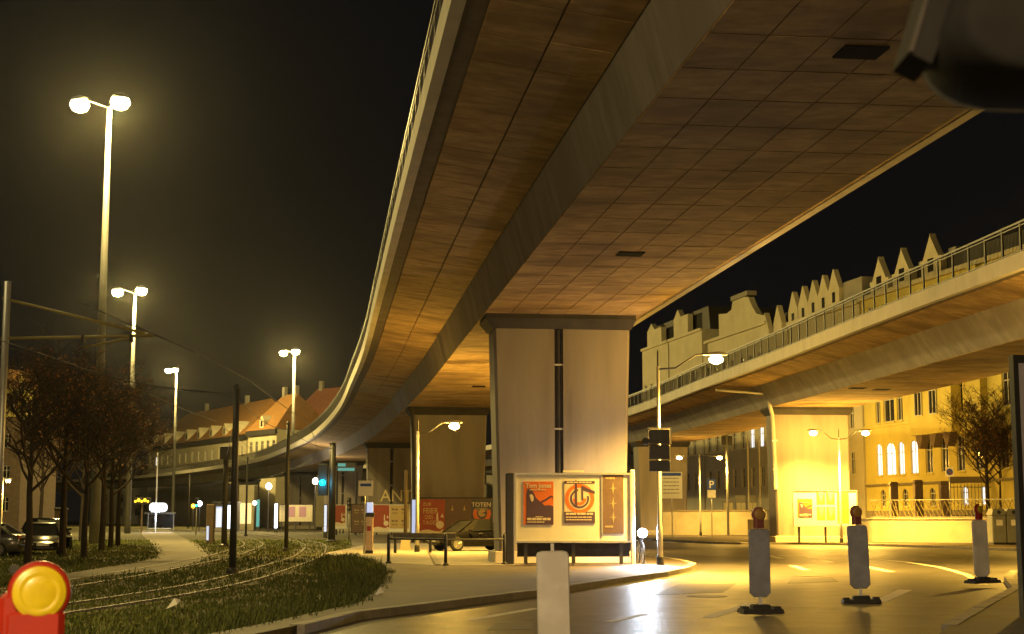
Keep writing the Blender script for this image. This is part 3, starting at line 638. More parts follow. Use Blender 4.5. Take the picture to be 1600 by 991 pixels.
# signal seen from behind, on the tall lamp pole
sg = thing('traffic_signal', 'dark traffic signal on the tall lamp pole, turned away', 'traffic signal', (4.75,49.8,0))
sc1 = 49.8/2400*.9915
def sx_(u): return (u-1030.5)*sc1
def sz_(v): return at(1030,v,49.8).z
m = MB()
for a,b in ((671,694),(696,718),(720,737)): m.bbox(sx_(1014),sx_(1047),-.28,-.1,sz_(b),sz_(a),.02)
m.build('housing', M['black'], sg)
MB().box(sx_(1012),sx_(1049),-.31,-.285,sz_(671),sz_(669)).box(sx_(1047.5),sx_(1049),-.31,-.285,sz_(695),sz_(671)).build('backing_edge', M['white'], sg)
MB().tube([(0,0,sz_(700)),(0,-.16,sz_(700))],.03,6).tube([(0,0,sz_(728)),(0,-.16,sz_(728))],.03,6).build('bracket', M['steel'], sg)
MB().lathe([(.1,-.16),(.12,.0),(.1,.02)],12,(sx_(1009),-.15,sz_(690)),'y').build('side_visor', M['black'], sg)
def flat_sign(loc, u0,u1,v0,v1, Y, label, post_u=None, m='white', cat='sign', posts=1, pm='steel', r=.035, base=KH):
    sc_ = Y/2400*.9915; c = at((u0+u1)/2,(v0+v1)/2,Y)
    t = thing('sign', label, cat, (c.x,Y,base))
    w_, h = (u1-u0)*sc_/2, (v1-v0)*sc_/2; z = c.z-base
    pl = MB().bbox(-w_,w_,-.03,0,z-h,z+h,.008).build('sign_plate', M[m], t)
    for k in range(posts):
        x = ((post_u-(u0+u1)/2)*sc_ if post_u else 0)+(k*.9*w_*2-.9*w_ if posts > 1 else 0)
        MB().tube([(x,.04,0),(x,.04,z+h*.9)],r,8).build('post', M[pm], t, True)
    return t, pl, w_, h, z
t, pl, w_, h, z = flat_sign(None,1033,1066,738,779,118,'white notice sign with blue heading beyond the traffic signal')
MB().box(-w_*.9,w_*.9,-.036,-.031,z+h*.72,z+h*.95).build('blue_heading', M['blue'], pl)
m = MB()
for k in range(5): bars_of_print(m, -w_*.8, w_*.7, z+h*(.5-k*.28), h*.06, -.032, 5, 20+k)
m.build('small_print', M['plinth'], pl)
t, pl, w_, h, z = flat_sign(None,1105,1118,749,765,122,'blue parking sign on a thin post', m='blue')
words('P', h*2.0, M['white'], pl, 0, -.034, z-h*.7, bold=.01)
MB().box(-w_,w_,-.03,0,z-h*2.6,z-h*1.1).build('extra_plate', M['offwhite'], t)
t, pl, w_, h, z = flat_sign(None,1477,1490,730,745,97,'square no stopping sign on a pole in front of the yellow school', base=1.4)
MB().lathe([(w_*.8,-.0),(w_*.8,.006)],20,(0,-.033,z),'y').build('blue_disc', M['blue'], pl)
MB().add([(-w_*.55,-.042,z+h*.45),(-w_*.45,-.042,z+h*.55),(w_*.55,-.042,z-h*.45),(w_*.45,-.042,z-h*.55)],[(0,1,2,3)]).build('red_stroke', M['red'], pl)
t, pl, w_, h, z = flat_sign(None,560,583,751,775,65.3,'white tram stop sign with blue arrow on a slim post', post_u=570, pm='steel')
MB().box(-w_*.6,w_*.6,-.036,-.031,z+h*.25,z+h*.6).prism([(-w_*.8,z+h*.42),(-w_*.6,z+h*.15),(-w_*.6,z+h*.7)],-.036,-.031).prism([(w_*.8,z+h*.42),(w_*.6,z+h*.7),(w_*.6,z+h*.15)],-.036,-.031).build('blue_arrow', M['blue'], pl)
MB().bbox(-.2,-.02,-.03,.03,z-h*1.75,z-h*1.05,.01).build('lower_box', M['black'], t)
t, pl, w_, h, z = flat_sign(None,1127,1144,681,696,134.5,'dark square sign on a tall post, seen from behind', m='slate', r=.11)
# ticket pillar
c = at(578,870,65.6); t = thing('ticket_machine', 'slim pale ticket pillar with dark bands beside the tram stop sign', 'ticket machine', (-6.03,65.6,KH))
MB().bbox(-.15,.15,-.12,.12,.12,1.55,.02).build('body', M['pink'], t); MB().bbox(-.16,.16,-.13,.13,0,.14,.01).build('base', M['black'], t)
MB().bbox(-.18,.2,-.14,.14,1.55,1.72,.02).build('dark_band', M['black'], t); MB().bbox(-.12,.14,-.1,.1,1.72,2.15,.03).build('display', M['litbox'], t)
MB().box(-.09,.07,-.126,-.12,.95,1.15).build('slot_plate', M['red'], t)
# yellow box and notice on a post beside the billboard
t = thing('notice_post', 'post with yellow box and pale notice left of the music billboard', 'notice post', (at(777,865,58).x,58,KH))
zz_ = lambda v: at(777,v,58).z-KH
MB().tube([(0,0.06,0),(0,.06,zz_(690))],.05,8).build('post', M['dark'], t)
MB().bbox(-.13,.17,-.12,.03,zz_(779),zz_(755),.02).build('yellow_box', M['yellowbox'], t)
MB().box(-.16,.14,-.06,-.03,zz_(816),zz_(780)).build('notice', M['pink'], t)
MB().bbox(-.1,.08,-.06,.03,zz_(706),zz_(694),.02).bbox(-.1,.08,-.06,.03,zz_(735),zz_(722),.02).build('pale_box', M['offwhite'], t)
# small signals along the tracks
def ped_signal(u, v0, v1, Y, label, lit=None, base=0.0, side=1, m='steel'):
    zt = at(u,v0,Y).z; t = signal_pole((at(u,v1,Y).x,Y,base), zt-base, label, .06, m, cat='tram signal')
    hs = MB().bbox(-.14,.14,-.2,.1,zt-base-.95,zt-base+.02,.03).build('signal_head', M['black'], t)
    for k,(mm) in enumerate(('black','black',lit or 'black')):
        MB().lathe([(.1,0),(.11,.02),(.05,.05)],12,(0,-.205,zt-base-.16-.3*k),'y').build('lens', M[mm], hs)
    return t
ped_signal(545,778,842,112,'slim pale signal post on the forecourt edge')
t = ped_signal(306,778,838,150,'tram signal showing green beside the dark mast','green')
# big cyan signal on the dark mast
poles = []
def mast_pole(u, vb, vt, r, label, Y=None, box=None):
    x, y = gz(u, vb) if Y is None else (at(u,vb,Y).x, Y)
    h = at(u, vt, y).z
    t = thing('catenary_pole', label, 'catenary pole', (x,y,0), 0, 'dark catenary poles along the tracks')
    MB().tube([(0,0,0),(0,0,h*.6),(0,0,h)], [r,r*.92,r*.85], 12).build('pole', M['dark'], t, True)
    MB().lathe([(r*1.7,0),(r*1.7,.12),(r*1.1,.2)],12).build('base_collar', M['dark'], t)
    MB().lathe([(r*.95,h-.01),(r*1.0,h+.05),(r*.3,h+.12)],12).build('cap', M['dark'], t)
    poles.append((x,y,h)); return t
mast_pole(363,898,607,.105,'nearest dark catenary pole between the two tram tracks')
t = mast_pole(350,855,700,.17,'thick dark catenary pole with a switch box at the top')
MB().bbox(-.3,.3,-.3,.3,4.9,5.65,.05).build('switch_box', M['dark'], t)
mast_pole(447,862,662,.1,'thin dark catenary pole right of the twin poster board')
t = mast_pole(518,848,694,.24,'stout dark catenary pole with the cyan signal')
sgn = MB().bbox(-.95,-.3,-.3,.2,3.1,5.2,.05).build('signal_box', M['black'], t)
MB().lathe([(.16,0),(.2,.04),(.16,.16),(.05,.2)],14,(-.62,-.33,3.95),'y').build('signal_lens', M['cyan'], sgn)
lamp_light(t, (-.62,-.75,3.95), 60, (.1,.7,1), .12)
mast_pole(384,838,716,.1,'slim grey catenary pole near the lit kiosk')
mast_pole(294,826,742,.12,'distant catenary pole before the tram stop')
mast_pole(421,822,742,.12,'distant catenary pole before the kiosk lamp')
# tram bracket reaching in at the left
yb = 36; t = thing('bracket_pole', 'catenary pole with yellowish tube bracket reaching over the tracks', 'catenary pole', (at(1,700,yb).x,yb,0))
zt = at(2,440,yb).z
MB().tube([(0,0,0),(0,0,zt)],.085,10).build('pole', M['steel'], t, True)
def L_(u,v): q = at(u,v,yb); return (q.x-t.location.x, 0, q.z)
MB().tube([L_(4,466),L_(226,521)],.036,8).build('upper_tube', M['bracket'], t, True)
MB().tube([L_(2,529),L_(120,527),L_(240,524)],.036,8).build('lower_tube', M['bracket'], t, True)
MB().tube([L_(130,543),L_(205,528)],.026,6).build('steady_arm', M['bracket'], t, True)
for u,v in ((130,527),(205,526)): MB().tube([L_(u,v-3),L_(u,v+9)],.05,8).build('insulator', M['black'], t)

# ------------------------------------------------------------------ barrier, beacons, bicycle
t = thing('barrier', 'black post and rail barrier in front of the lit parking area', 'barrier', (-4.1,51.6,.0))
pts_ = [(0,0),(2.0,-2.4),(3.85,-1.2)]
for (x,y) in pts_:
    MB().tube([(x,y,0),(x,y,1.05),(x,y,1.12)],[.055,.055,.02],8).build('post', M['dark'], t, True)
    MB().lathe([(.1,.1),(.1,.16),(.06,.2)],10,(x,y,0)).build('post_foot', M['dark'], t)
for a,b in zip(pts_,pts_[1:]): MB().tube([(*a,.93),(*b,.93)],.035,8).build('rail', M['dark'], t)
t = thing('barrier', 'low dark barrier with a board beside the concrete footed pole', 'barrier', (-5.0,66.5,KH))
for x in (0,1.5): MB().bbox(x-.06,x+.06,-.05,.05,0,.85,.01).build('post', M['dark'], t)
MB().bbox(-.1,2.6,-.04,-.0,.62,.86,.01).build('board', M['dark'], t)
t = thing('timber_pole', 'pale pole standing in a concrete foot before the blue lit column', 'pole', (-5.05,73.5,KH))
zt = at(637,735,73.5).z-KH
MB().tube([(0,0,0),(0,0,zt)],[.09,.07],8).build('pole', M['paving'], t, True)
MB().add([(-.24,-.24,0),(.24,-.24,0),(.24,.24,0),(-.24,.24,0),(-.17,-.17,.62),(.17,-.17,.62),(.17,.17,.62),(-.17,.17,.62)],[(0,1,5,4),(1,2,6,5),(2,3,7,6),(3,0,4,7),(4,5,6,7)]).build('concrete_foot', M['wallstone'], t)

def beacon(loc, label, rz=0, m='greyback', zp=.22, hp=1.2, wp=.38, lamp=None, lens='dimlens', body='brownred', lrot=0, lean=0.0, foot=True):
    t = thing('road_beacon', label, 'road beacon', loc, rz, 'road works beacons'); t.rotation_euler.x = lean
    w_ = wp/2; c = .075; prof = [(-w_+c,zp),(w_-c,zp),(w_,zp+c),(w_,zp+hp-.05),(w_-.02,zp+hp-.015),(w_-.07,zp+hp),(-w_+.07,zp+hp),(-w_+.02,zp+hp-.015),(-w_,zp+hp-.05),(-w_,zp+c)]
    mb = MB(); n = len(prof); ins = [(x*.93,zp+hp/2+(z-zp-hp/2)*.98) for x,z in prof]
    vs = [(x,-.035,z) for x,z in ins]+[(x,-.012,z) for x,z in prof]+[(x,.012,z) for x,z in prof]+[(x,.035,z) for x,z in ins]
    fs = [tuple(range(n)), tuple(range(4*n-1,3*n-1,-1))]
    for k in range(3):
        for i in range(n): j=(i+1)%n; fs.append((k*n+i,(k+1)*n+i,(k+1)*n+j,k*n+j))
    mb.add(vs,fs).build('plate', M[m], t)
    MB().box(-.03,.03,-.025,.025,.1,zp+.06).build('stalk', M['offwhite'], t); MB().box(-.018,.018,-.018,.018,zp+hp-.0,zp+hp+.085).build('top_pin', M['offwhite'], t)
    if foot:
        MB().add([(-.36,-.22,0),(.36,-.22,0),(.36,.22,0),(-.36,.22,0),(-.34,-.2,.07),(.34,-.2,.07),(.34,.2,.07),(-.34,.2,.07)],[(0,1,5,4),(1,2,6,5),(2,3,7,6),(3,0,4,7),(4,5,6,7)]).bbox(-.16,.16,-.12,.12,.07,.14,.02).bbox(-.34,-.22,-.1,.1,.07,.11,.01).bbox(.22,.34,-.1,.1,.07,.11,.01).build('rubber_foot', M['rubber'], t)
    if lamp:
        z0 = zp+hp+.01; lb = thing_part(t, 'warning_lamp', (0,0,z0), lrot)
        MB().bbox(-.085,.085,-.06,.06,0,.17,.02).build('lamp_body', M[body], lb)
        MB().lathe([(.105,-.05),(.125,-.03),(.125,.03),(.105,.05)],20,(0.0,0,.24),'y').build('lamp_body', M[body], lb, True)
        MB().lathe([(.1,.03),(.104,.052),(.085,.07),(.04,.08)],20,(0.0,0,.24),'y').build('lens', M[lens], lb, True)
    return t
def thing_part(parent, name, loc, rz):
    o = bpy.data.objects.new(name, None); C.objects.link(o); o.parent = parent; o.location = loc; o.rotation_euler.z = rz; o.empty_display_size = .1
    return o
beacon((4.25,26.7,0), 'grey backed beacon with a dim lamp, left of the tall leaning one', .12, 'greyback', .26, 1.16, .37, True, lrot=.25)
beacon((6.65,29.7,0), 'leaning grey beacon in front of the glaring billboard', -.1, 'greyback', .27, 1.2, .385, True, lrot=.5, lean=.0).rotation_euler.y = -.03
beacon((10.85,35.9,KH), 'white beacon with red lamp near the grey containers', .3, 'offwhite', .14, 1.3, .4, True, body='red', lens='yellowlens', lrot=.4).rotation_euler.y = -.025
beacon((.5,18.3,0), 'cream beacon without lamp in front of the billboard', .05, 'offwhite', .06, 1.16, .385, False).rotation_euler.y = -.02
# near beacon whose red lamp reaches into the corner
q_ = at(62,925,6.2)
nb = thing('road_beacon', 'red warning lamp with round yellow lens beside the tram grass', 'road beacon', (q_.x-.03,6.2,0), 0, 'road works beacons')
MB().bbox(-.19,.15,-.035,.035,.12,1.02,.02).build('plate', M['offwhite'], nb); MB().bbox(-.38,.34,-.22,.22,0,.1,.03).build('rubber_foot', M['rubber'], nb)
lz = q_.z; lb = thing_part(nb, 'warning_lamp', (0.03,0,0), .28)
MB().bbox(-.135,.1,-.07,.08,.98,lz-.06,.025).bbox(-.15,-.03,-.06,.07,.98,lz-.0,.02).build('lamp_body', M['red'], lb)
MB().lathe([(.085,-.09),(.112,-.07),(.122,-.02),(.122,.04),(.112,.06)],36,(0,0,lz),'y').build('lamp_ring', M['red'], lb, True)
MB().lathe([(.1,.05),(.1035,.062),(.1,.069),(.093,.0665),(.09,.07),(.07,.0735),(.067,.071),(.06,.0745),(.03,.076),(.005,.0765)],40,(0,0,lz),'y').build('lens', M['yellowlens'], lb, True)
MB().lathe([(.018,0),(.018,.02)],10,(-.1,-.02,lz+.09),'y').build('screw', M['black'], lb)

def bicycle(loc, rz, label):
    t = thing('bicycle', label, 'bicycle', loc, rz); r = .34
    for x in (0,1.05):
        wt_ = MB(); pts = [(x+cos(a)*r,0,r+sin(a)*r) for a in [2*pi*k/24 for k in range(25)]]
        whl = wt_.tube(pts,.02,6).build('wheel', M['tyre'], t)
        sp = MB()
        for k in range(10): a = 2*pi*k/10; sp.tube([(x,0,r),(x+cos(a)*r,0,r+sin(a)*r)],.003,3)
        sp.build('spokes', M['steel'], whl)
    fr = MB().tube([(1.05,0,r),(.55,0,.28),(.42,0,.85),(.9,0,.88),(.55,0,.28)],.018,6).tube([(1.05,0,r),(.88,0,.95)],.018,6).tube([(0,0,r),(.42,0,.8)],.012,6).tube([(0,0,r),(.55,0,.28)],.012,6)
    fr.build('frame', M['carblack'], t)
    MB().tube([(.86,-.3,1.02),(.92,-.12,1.05),(.9,.12,1.05),(.86,.3,1.02)],.014,6).tube([(.88,0,.93),(.9,0,1.05)],.016,6).build('handlebar', M['black'], t)
    MB().bbox(.3,.55,-.07,.07,.93,.98,.02).build('saddle', M['black'], t)
    MB().tube([(.4,0,.85),(.41,0,.94)],.014,6).build('seat_post', M['steel'], t)
    MB().tube([(.42,.02,.3),(.3,.22,0)],.012,6).build('kickstand', M['steel'], t)
    hl = MB().lathe([(.05,-.08),(.085,.0),(.085,.03)],14,(1.0,0,1.0),'x').build('headlight', M['black'], t, True)
    MB().lathe([(.15,.03),(.14,.06),(.06,.085)],14,(1.0,0,1.0),'x').build('lens', M['coldlens'], hl)
    lamp_light(t, (1.33,0,1.0), 420, COLD, .25)  # light ball wider than the lamp, shaped to read as glare
    lamp_light(t, (1.5,0,1.0), 2200, COLD, .1, 'SPOT', (rad(78),0,-pi/2), rad(70))
    return t
bl = at(1001,836,51)
bicycle((bl.x,52.0,KH), -pi/2+.06, 'bicycle with glaring white headlight at the tip of the island')

# ------------------------------------------------------------------ cars
def car(loc, rz, paint, label, L=4.35, W=1.8, Hc=1.44, estate=False, plate=True, group=None):
    t = thing('parked_car', label, 'car', loc, rz, group); s = L/4.35; h = W/2
    # body stations: x from rear to front, half width, sill, belt
    st = [(-2.15,.74,.45,.78),(-2.08,.82,.3,.9),(-1.7,.88,.22,.95),(-.9,.9,.2,.94),(0,.9,.2,.92),(.8,.9,.2,.9),(1.15,.89,.22,.86),(1.7,.86,.24,.77),(2.02,.78,.28,.66),(2.16,.66,.36,.55)]
    mb = MB(); n = 10; vs = []
    for x,hw,z0,z1 in st:
        hw *= W/1.8; zz = z0+(z1-z0)*.62
        ring = [(hw*.86,z0),(hw*.97,z0+.08),(hw,zz-.1),(hw*.99,zz),(hw*.9,z1),(-hw*.9,z1),(-hw*.99,zz),(-hw,zz-.1),(-hw*.97,z0+.08),(-hw*.86,z0)]
        vs += [(x*s,y,z*Hc/1.44) for y,z in ring]
    fs = [tuple(range(n)), tuple(range(len(vs)-1,len(vs)-n-1,-1))]
    for i in range(len(st)-1):
        for k in range(n): l=(k+1)%n; fs.append((i*n+k,i*n+l,(i+1)*n+l,(i+1)*n+k))
    mb.add(vs,fs).build('body', M[paint], t, True)
    rr_ = -2.0 if estate else -1.75; rt = -1.75 if estate else -1.05
    g = [(rr_,.74,.9),(rt,.6,1.36),(-.5,.62,1.43),(.1,.61,1.42),(.42,.58,1.37),(1.18,.74,.86)]
    gm = MB(); vs = []
    belt = [(rr_,.8,.92),(rt-.15,.83,.93),(-.5,.84,.93),(.1,.84,.92),(.6,.83,.9),(1.25,.76,.85)]
    for (x,y,z),(bx,by,bz) in zip(g,belt): vs += [(bx*s,-by*h/.9,bz*Hc/1.44),(x*s,-y*h/.9,z*Hc/1.44),(x*s,y*h/.9,z*Hc/1.44),(bx*s,by*h/.9,bz*Hc/1.44)]
    fs = [(0,1,2,3),(23,22,21,20)]
    for i in range(5):
        for k in range(3): fs.append((i*4+k,i*4+k+1,i*4+k+5,i*4+k+4))
    gm.add(vs,fs).build('windows', M['glass'], t)
    rf = MB(); vs = []
    for (x,y,z) in g[1:5]: vs += [(x*s,-y*h/.9-.01,z*Hc/1.44-.03),(x*s,-y*h/.9+.05,z*Hc/1.44+.012),(x*s,0,z*Hc/1.44+.03),(x*s,y*h/.9-.05,z*Hc/1.44+.012),(x*s,y*h/.9+.01,z*Hc/1.44-.03)]
    fs = [(i*5+k,i*5+k+1,i*5+k+6,i*5+k+5) for i in range(3) for k in range(4)]
    rf.add(vs,fs).build('roof', M[paint], t, True)
    for sy in (-1,1):
        for a,A_ in ((g[4],belt[5]),(g[1],belt[0])):
            MB().tube([(A_[0]*s,sy*A_[1]*h/.9,A_[2]*Hc/1.44),(a[0]*s,sy*a[1]*h/.9,a[2]*Hc/1.44)],.035,6).build('pillar', M[paint], t)
        MB().tube([(-.45*s,sy*.845*h/.9,.92*Hc/1.44),(-.5*s,sy*.63*h/.9,1.41*Hc/1.44)],.03,6).build('pillar', M[paint], t)
    for x in (-1.35*s,1.35*s):
        for sy in (-1,1):
            y = sy*(h-.1)
            wm = MB(); P_ = [(.2,-.1),(.3,-.1),(.325,-.07),(.325,.07),(.3,.1),(.2,.1)]; wm.lathe(P_,20,(x,y,.325),'y'); wo = wm.build('wheel', M['tyre'], t)
            rm = MB(); yy = y+sy*.105
            for k in range(7):
                a = 2*pi*k/7; rm.tube([(x+cos(a)*.04,yy,.325+sin(a)*.04),(x+cos(a)*.2,yy,.325+sin(a)*.2)],.02,5)
            rm.lathe([(.2,-.012),(.225,-.012),(.225,.012),(.2,.012)],18,(x,yy-sy*.01,.325),'y').build('rim', M['rim'], wo)
    for sy in (-1,1):
        MB().add(*ell(2.03*s,sy*.58*W/1.8,.62*Hc/1.44,.1,.16,.085)).build('headlight', M['clearlamp'], t, True)
        MB().add(*ell(-2.1*s,sy*.62*W/1.8,.8*Hc/1.44,.06,.14,.1)).build('tail_light', M['taillamp'], t, True)
        MB().add(*ell(.75*s,sy*(h+.06),.93*Hc/1.44,.07,.1,.07)).build('wing_mirror', M[paint], t, True)
        for x in (.15,-.85): MB().box(x*s-.1,x*s+.1,sy*h-.012,sy*h+.015,.78*Hc/1.44,.81*Hc/1.44).build('door_handle', M['rim'], t)
    if plate: MB().box(2.165*s,2.18*s,-.26,.26,.42,.54).build('licence_plate', M['offwhite'], t); MB().box(-2.18*s,-2.16*s,-.26,.26,.6,.71).build('licence_plate', M['offwhite'], t)
    MB().box(2.1*s,2.17*s,-.45,.45,.3,.38).build('grille', M['black'], t)
    return t
def ell(x,y,z,a,b,c):
    vs=[];fs=[];n=10
    for i in range(1,6):
        p = pi*i/6
        for k in range(n): q=2*pi*k/n; vs.append((x+a*sin(p)*cos(q),y+b*sin(p)*sin(q),z+c*cos(p)))
    for i in range(4):
        for k in range(n): l=(k+1)%n; fs.append((i*n+k,i*n+l,(i+1)*n+l,(i+1)*n+k))
    return vs, fs+[tuple(range(n)), tuple(range(4*n+n-1,4*n-1,-1))]
car((-1.75,71.6,KH), rad(211), 'carblack', 'black parked car facing out beside the billboard pier', W=1.8)
car((-22.3,64.6,0), rad(175), 'carsilver', 'dull silver car cut by the frame edge, nearest of the cars under the trees', group='cars parked under the bare trees')
car((-24.0,80,0), rad(-60), 'carblack', 'dark high car between the tree trunks', 4.4, 1.85, 1.62, True, group='cars parked under the bare trees')
car((-20.9,69.0,0), rad(-72), 'carbrown', 'grey car with a glinting lamp behind the front tree trunk', 4.2, 1.75, 1.42, group='cars parked under the bare trees')
car((-31.9,94,0), rad(-25), 'carwhite', 'white car at the frame edge behind the silver one', 4.3, 1.78, 1.5, group='cars parked under the bare trees')

# ------------------------------------------------------------------ wall, fence, containers, info board
wl = [(21.9,103.6),(22.9,99.5),(24.2,97.6),(26.5,95.5),(29.0,93.0),(31.2,89.5),(33.0,85)]
bx_w = [(x-.3,y+.0) for x,y in wl]
t = thing('retaining_wall', 'long low curved concrete wall under the lattice fence', 'wall', (*wl[2],KH))
ox, oy = wl[2]
wq = [(x-ox,y-oy) for x,y in wl]; back_ = [(x+.4,y+.35) for x,y in wq][::-1]
MB().slab(wq+back_, 0, 1.42).build('wall_body', M['wallstone'], t)
cp = [(x-.06,y-.06) for x,y in wq]+[(x+.46,y+.4) for x,y in wq][::-1]
MB().slab(cp, 1.42, 1.5).build('coping', M['wallstone'], t)
struct('terrace', MB().slab([(x+.38,y+.33) for x,y in wl]+[(60,85),(60,160),(20,160),(22.3,104)], 0, 1.5), M['paving'])
t = thing('lattice_fence', 'fence of crossing slanted bars on top of the curved wall', 'fence', (ox,oy,1.62))
for (x0,y0),(x1,y1) in zip(wq[1:-1],wq[2:]):
    d = hypot(x1-x0,y1-y0); m_ = max(2,int(d/.27))
    for zr in (.05,1.12): MB().tube([(x0+.2,y0+.17,zr),(x1+.2,y1+.17,zr)],.025,6).build('rail', M['steel'], t)
    for i in range(m_):
        a = i/m_; b = min(1,a+.62/d*.9); q0 = (x0+(x1-x0)*a+.2,y0+(y1-y0)*a+.17); q1 = (x0+(x1-x0)*b+.2,y0+(y1-y0)*b+.17)
        MB().tube([(*q0,1.12),(*q1,.05)],.02,5).build('bar', M['bracket'], t)
        if i%2==0: MB().tube([(q0[0]+.05,q0[1]+.05,.05),(q1[0]+.05,q1[1]+.05,1.12)],.018,5).build('bar', M['stone'], t)
for i,(u0,lab) in enumerate(((1552,'grey container beside the lattice fence, left of its twin'),(1575,'grey container next to the tall information board, right of its twin'))):
    Yc = 88; p0 = at(u0,846,Yc); k = Yc/2400*.9915
    t = thing('container', lab, 'container', (p0.x,Yc,KH), .05, 'grey collection containers')
    hh = at(u0,795,Yc).z-KH
    MB().bbox(0,.8,0,.9,.12,hh-.35,.05).build('body', M['bin'], t)
    MB().add([(-.02,-.02,hh-.35),(.82,-.02,hh-.35),(.82,.92,hh-.35),(-.02,.92,hh-.35),(.08,.1,hh),(.72,.1,hh),(.72,.8,hh),(.08,.8,hh)],[(0,1,5,4),(1,2,6,5),(2,3,7,6),(3,0,4,7),(4,5,6,7)]).build('lid', M['bin'], t)
    MB().lathe([(.11,-.02),(.11,.03)],14,(.4,.02,hh-.2),'y').build('slot', M['black'], t)
    MB().box(.22,.58,-.012,-.002,hh-.95,hh-.62).build('sticker', M['offwhite'], t)
    MB().box(.05,.75,.05,.85,0,.12).build('foot', M['black'], t)
t = thing('information_board', 'tall dark framed board with lilac grey face at the pavement edge', 'board', (7.72,23.6,KH), .12)
MB().box(.08,2.6,.0,.06,.12,3.86).build('panel', M['lilac'], t)
MB().box(0,.08,-.04,.12,-.0,3.98).box(2.6,2.68,-.04,.12,0,3.98).box(.08,2.6,-.04,.12,3.86,3.98).box(.08,2.6,-.04,.12,.04,.12).build('frame', M['black'], t)
# dark signal head hanging close overhead
Yn = 3.1; t = thing('traffic_signal', 'dark signal head close overhead at the frame corner', 'traffic signal', (1.42,Yn,KH))
nx = lambda u,v: (at(u,v,Yn).x-1.42, at(u,v,Yn).z-KH)
MB().tube([(0,.1,0),(0,.1,3.6)],.06,10).build('pole', M['dark'], t, True)
a0 = nx(1416,86); a1 = nx(1478,-120); b0 = nx(1452,104)
MB().prism([a0,b0,(b0[0]+.115,b0[1]+.3),(a1[0]+.0,a1[1])], -.02, .12).build('backing_board', M['mattblack'], t)
MB().prism([a0,(a0[0]+.008,a0[1]),(a1[0]+.008,a1[1]),a1], -.026, -.021).build('backing_edge', M['soot_shade'], t)
hd_ = [nx(*q) for q in ((1462,60),(1464,88),(1475,108),(1495,126),(1525,141),(1565,150),(1640,152),(1720,150),(1720,-160),(1540,-160))]
mb = MB(); n = len(hd_); cx_ = sum(p[0] for p in hd_)/n; cz_ = sum(p[1] for p in hd_)/n
vs = []
for sc_, yy in ((.82,-.18),(.95,-.15),(1,-.08),(1,.1),(.9,.16)): vs += [(cx_+(x-cx_)*sc_,yy,cz_+(z-cz_)*sc_) for x,z in hd_]
fs = [tuple(range(n)), tuple(range(5*n-1,4*n-1,-1))]
for k in range(4):
    for i in range(n): j=(i+1)%n; fs.append((k*n+i,(k+1)*n+i,(k+1)*n+j,k*n+j))
mb.add(vs,fs).build('signal_head', M['mattblack'], t, True)

# ------------------------------------------------------------------ buildings
WM = {}
def window_mesh(w_, h, arched, cross=True):
    key = (round(w_,2), round(h,2), arched)
    if key in WM: return WM[key]
    m = MB(); f = .07
    m.box(0,w_,.1,.17,0,f).box(0,f,.1,.17,f,h).box(w_-f,w_,.1,.17,f,h).box(f,w_-f,.1,.17,h-f,h)
    m.box(w_/2-.035,w_/2+.035,.11,.165,f,h-f).box(f,w_/2-.035,.11,.165,h*.66,h*.66+.06).box(w_/2+.035,w_-f,.11,.165,h*.66,h*.66+.06)
    me = bpy.data.meshes.new('window'); me.from_pydata(m.v,[],m.f); me.materials.append(M['wframe'])
    pm_ = bpy.data.meshes.new('pane'); pm_.from_pydata([(0,.18,0),(w_,.18,0),(w_,.18,h),(0,.18,h)],[],[(0,1,2,3)]); pm_.materials.append(M['glass'])
    pl_ = pm_.copy(); pl_.materials.clear(); pl_.materials.append(M['litwin'])
    WM[key] = (me, pm_, pl_); return WM[key]
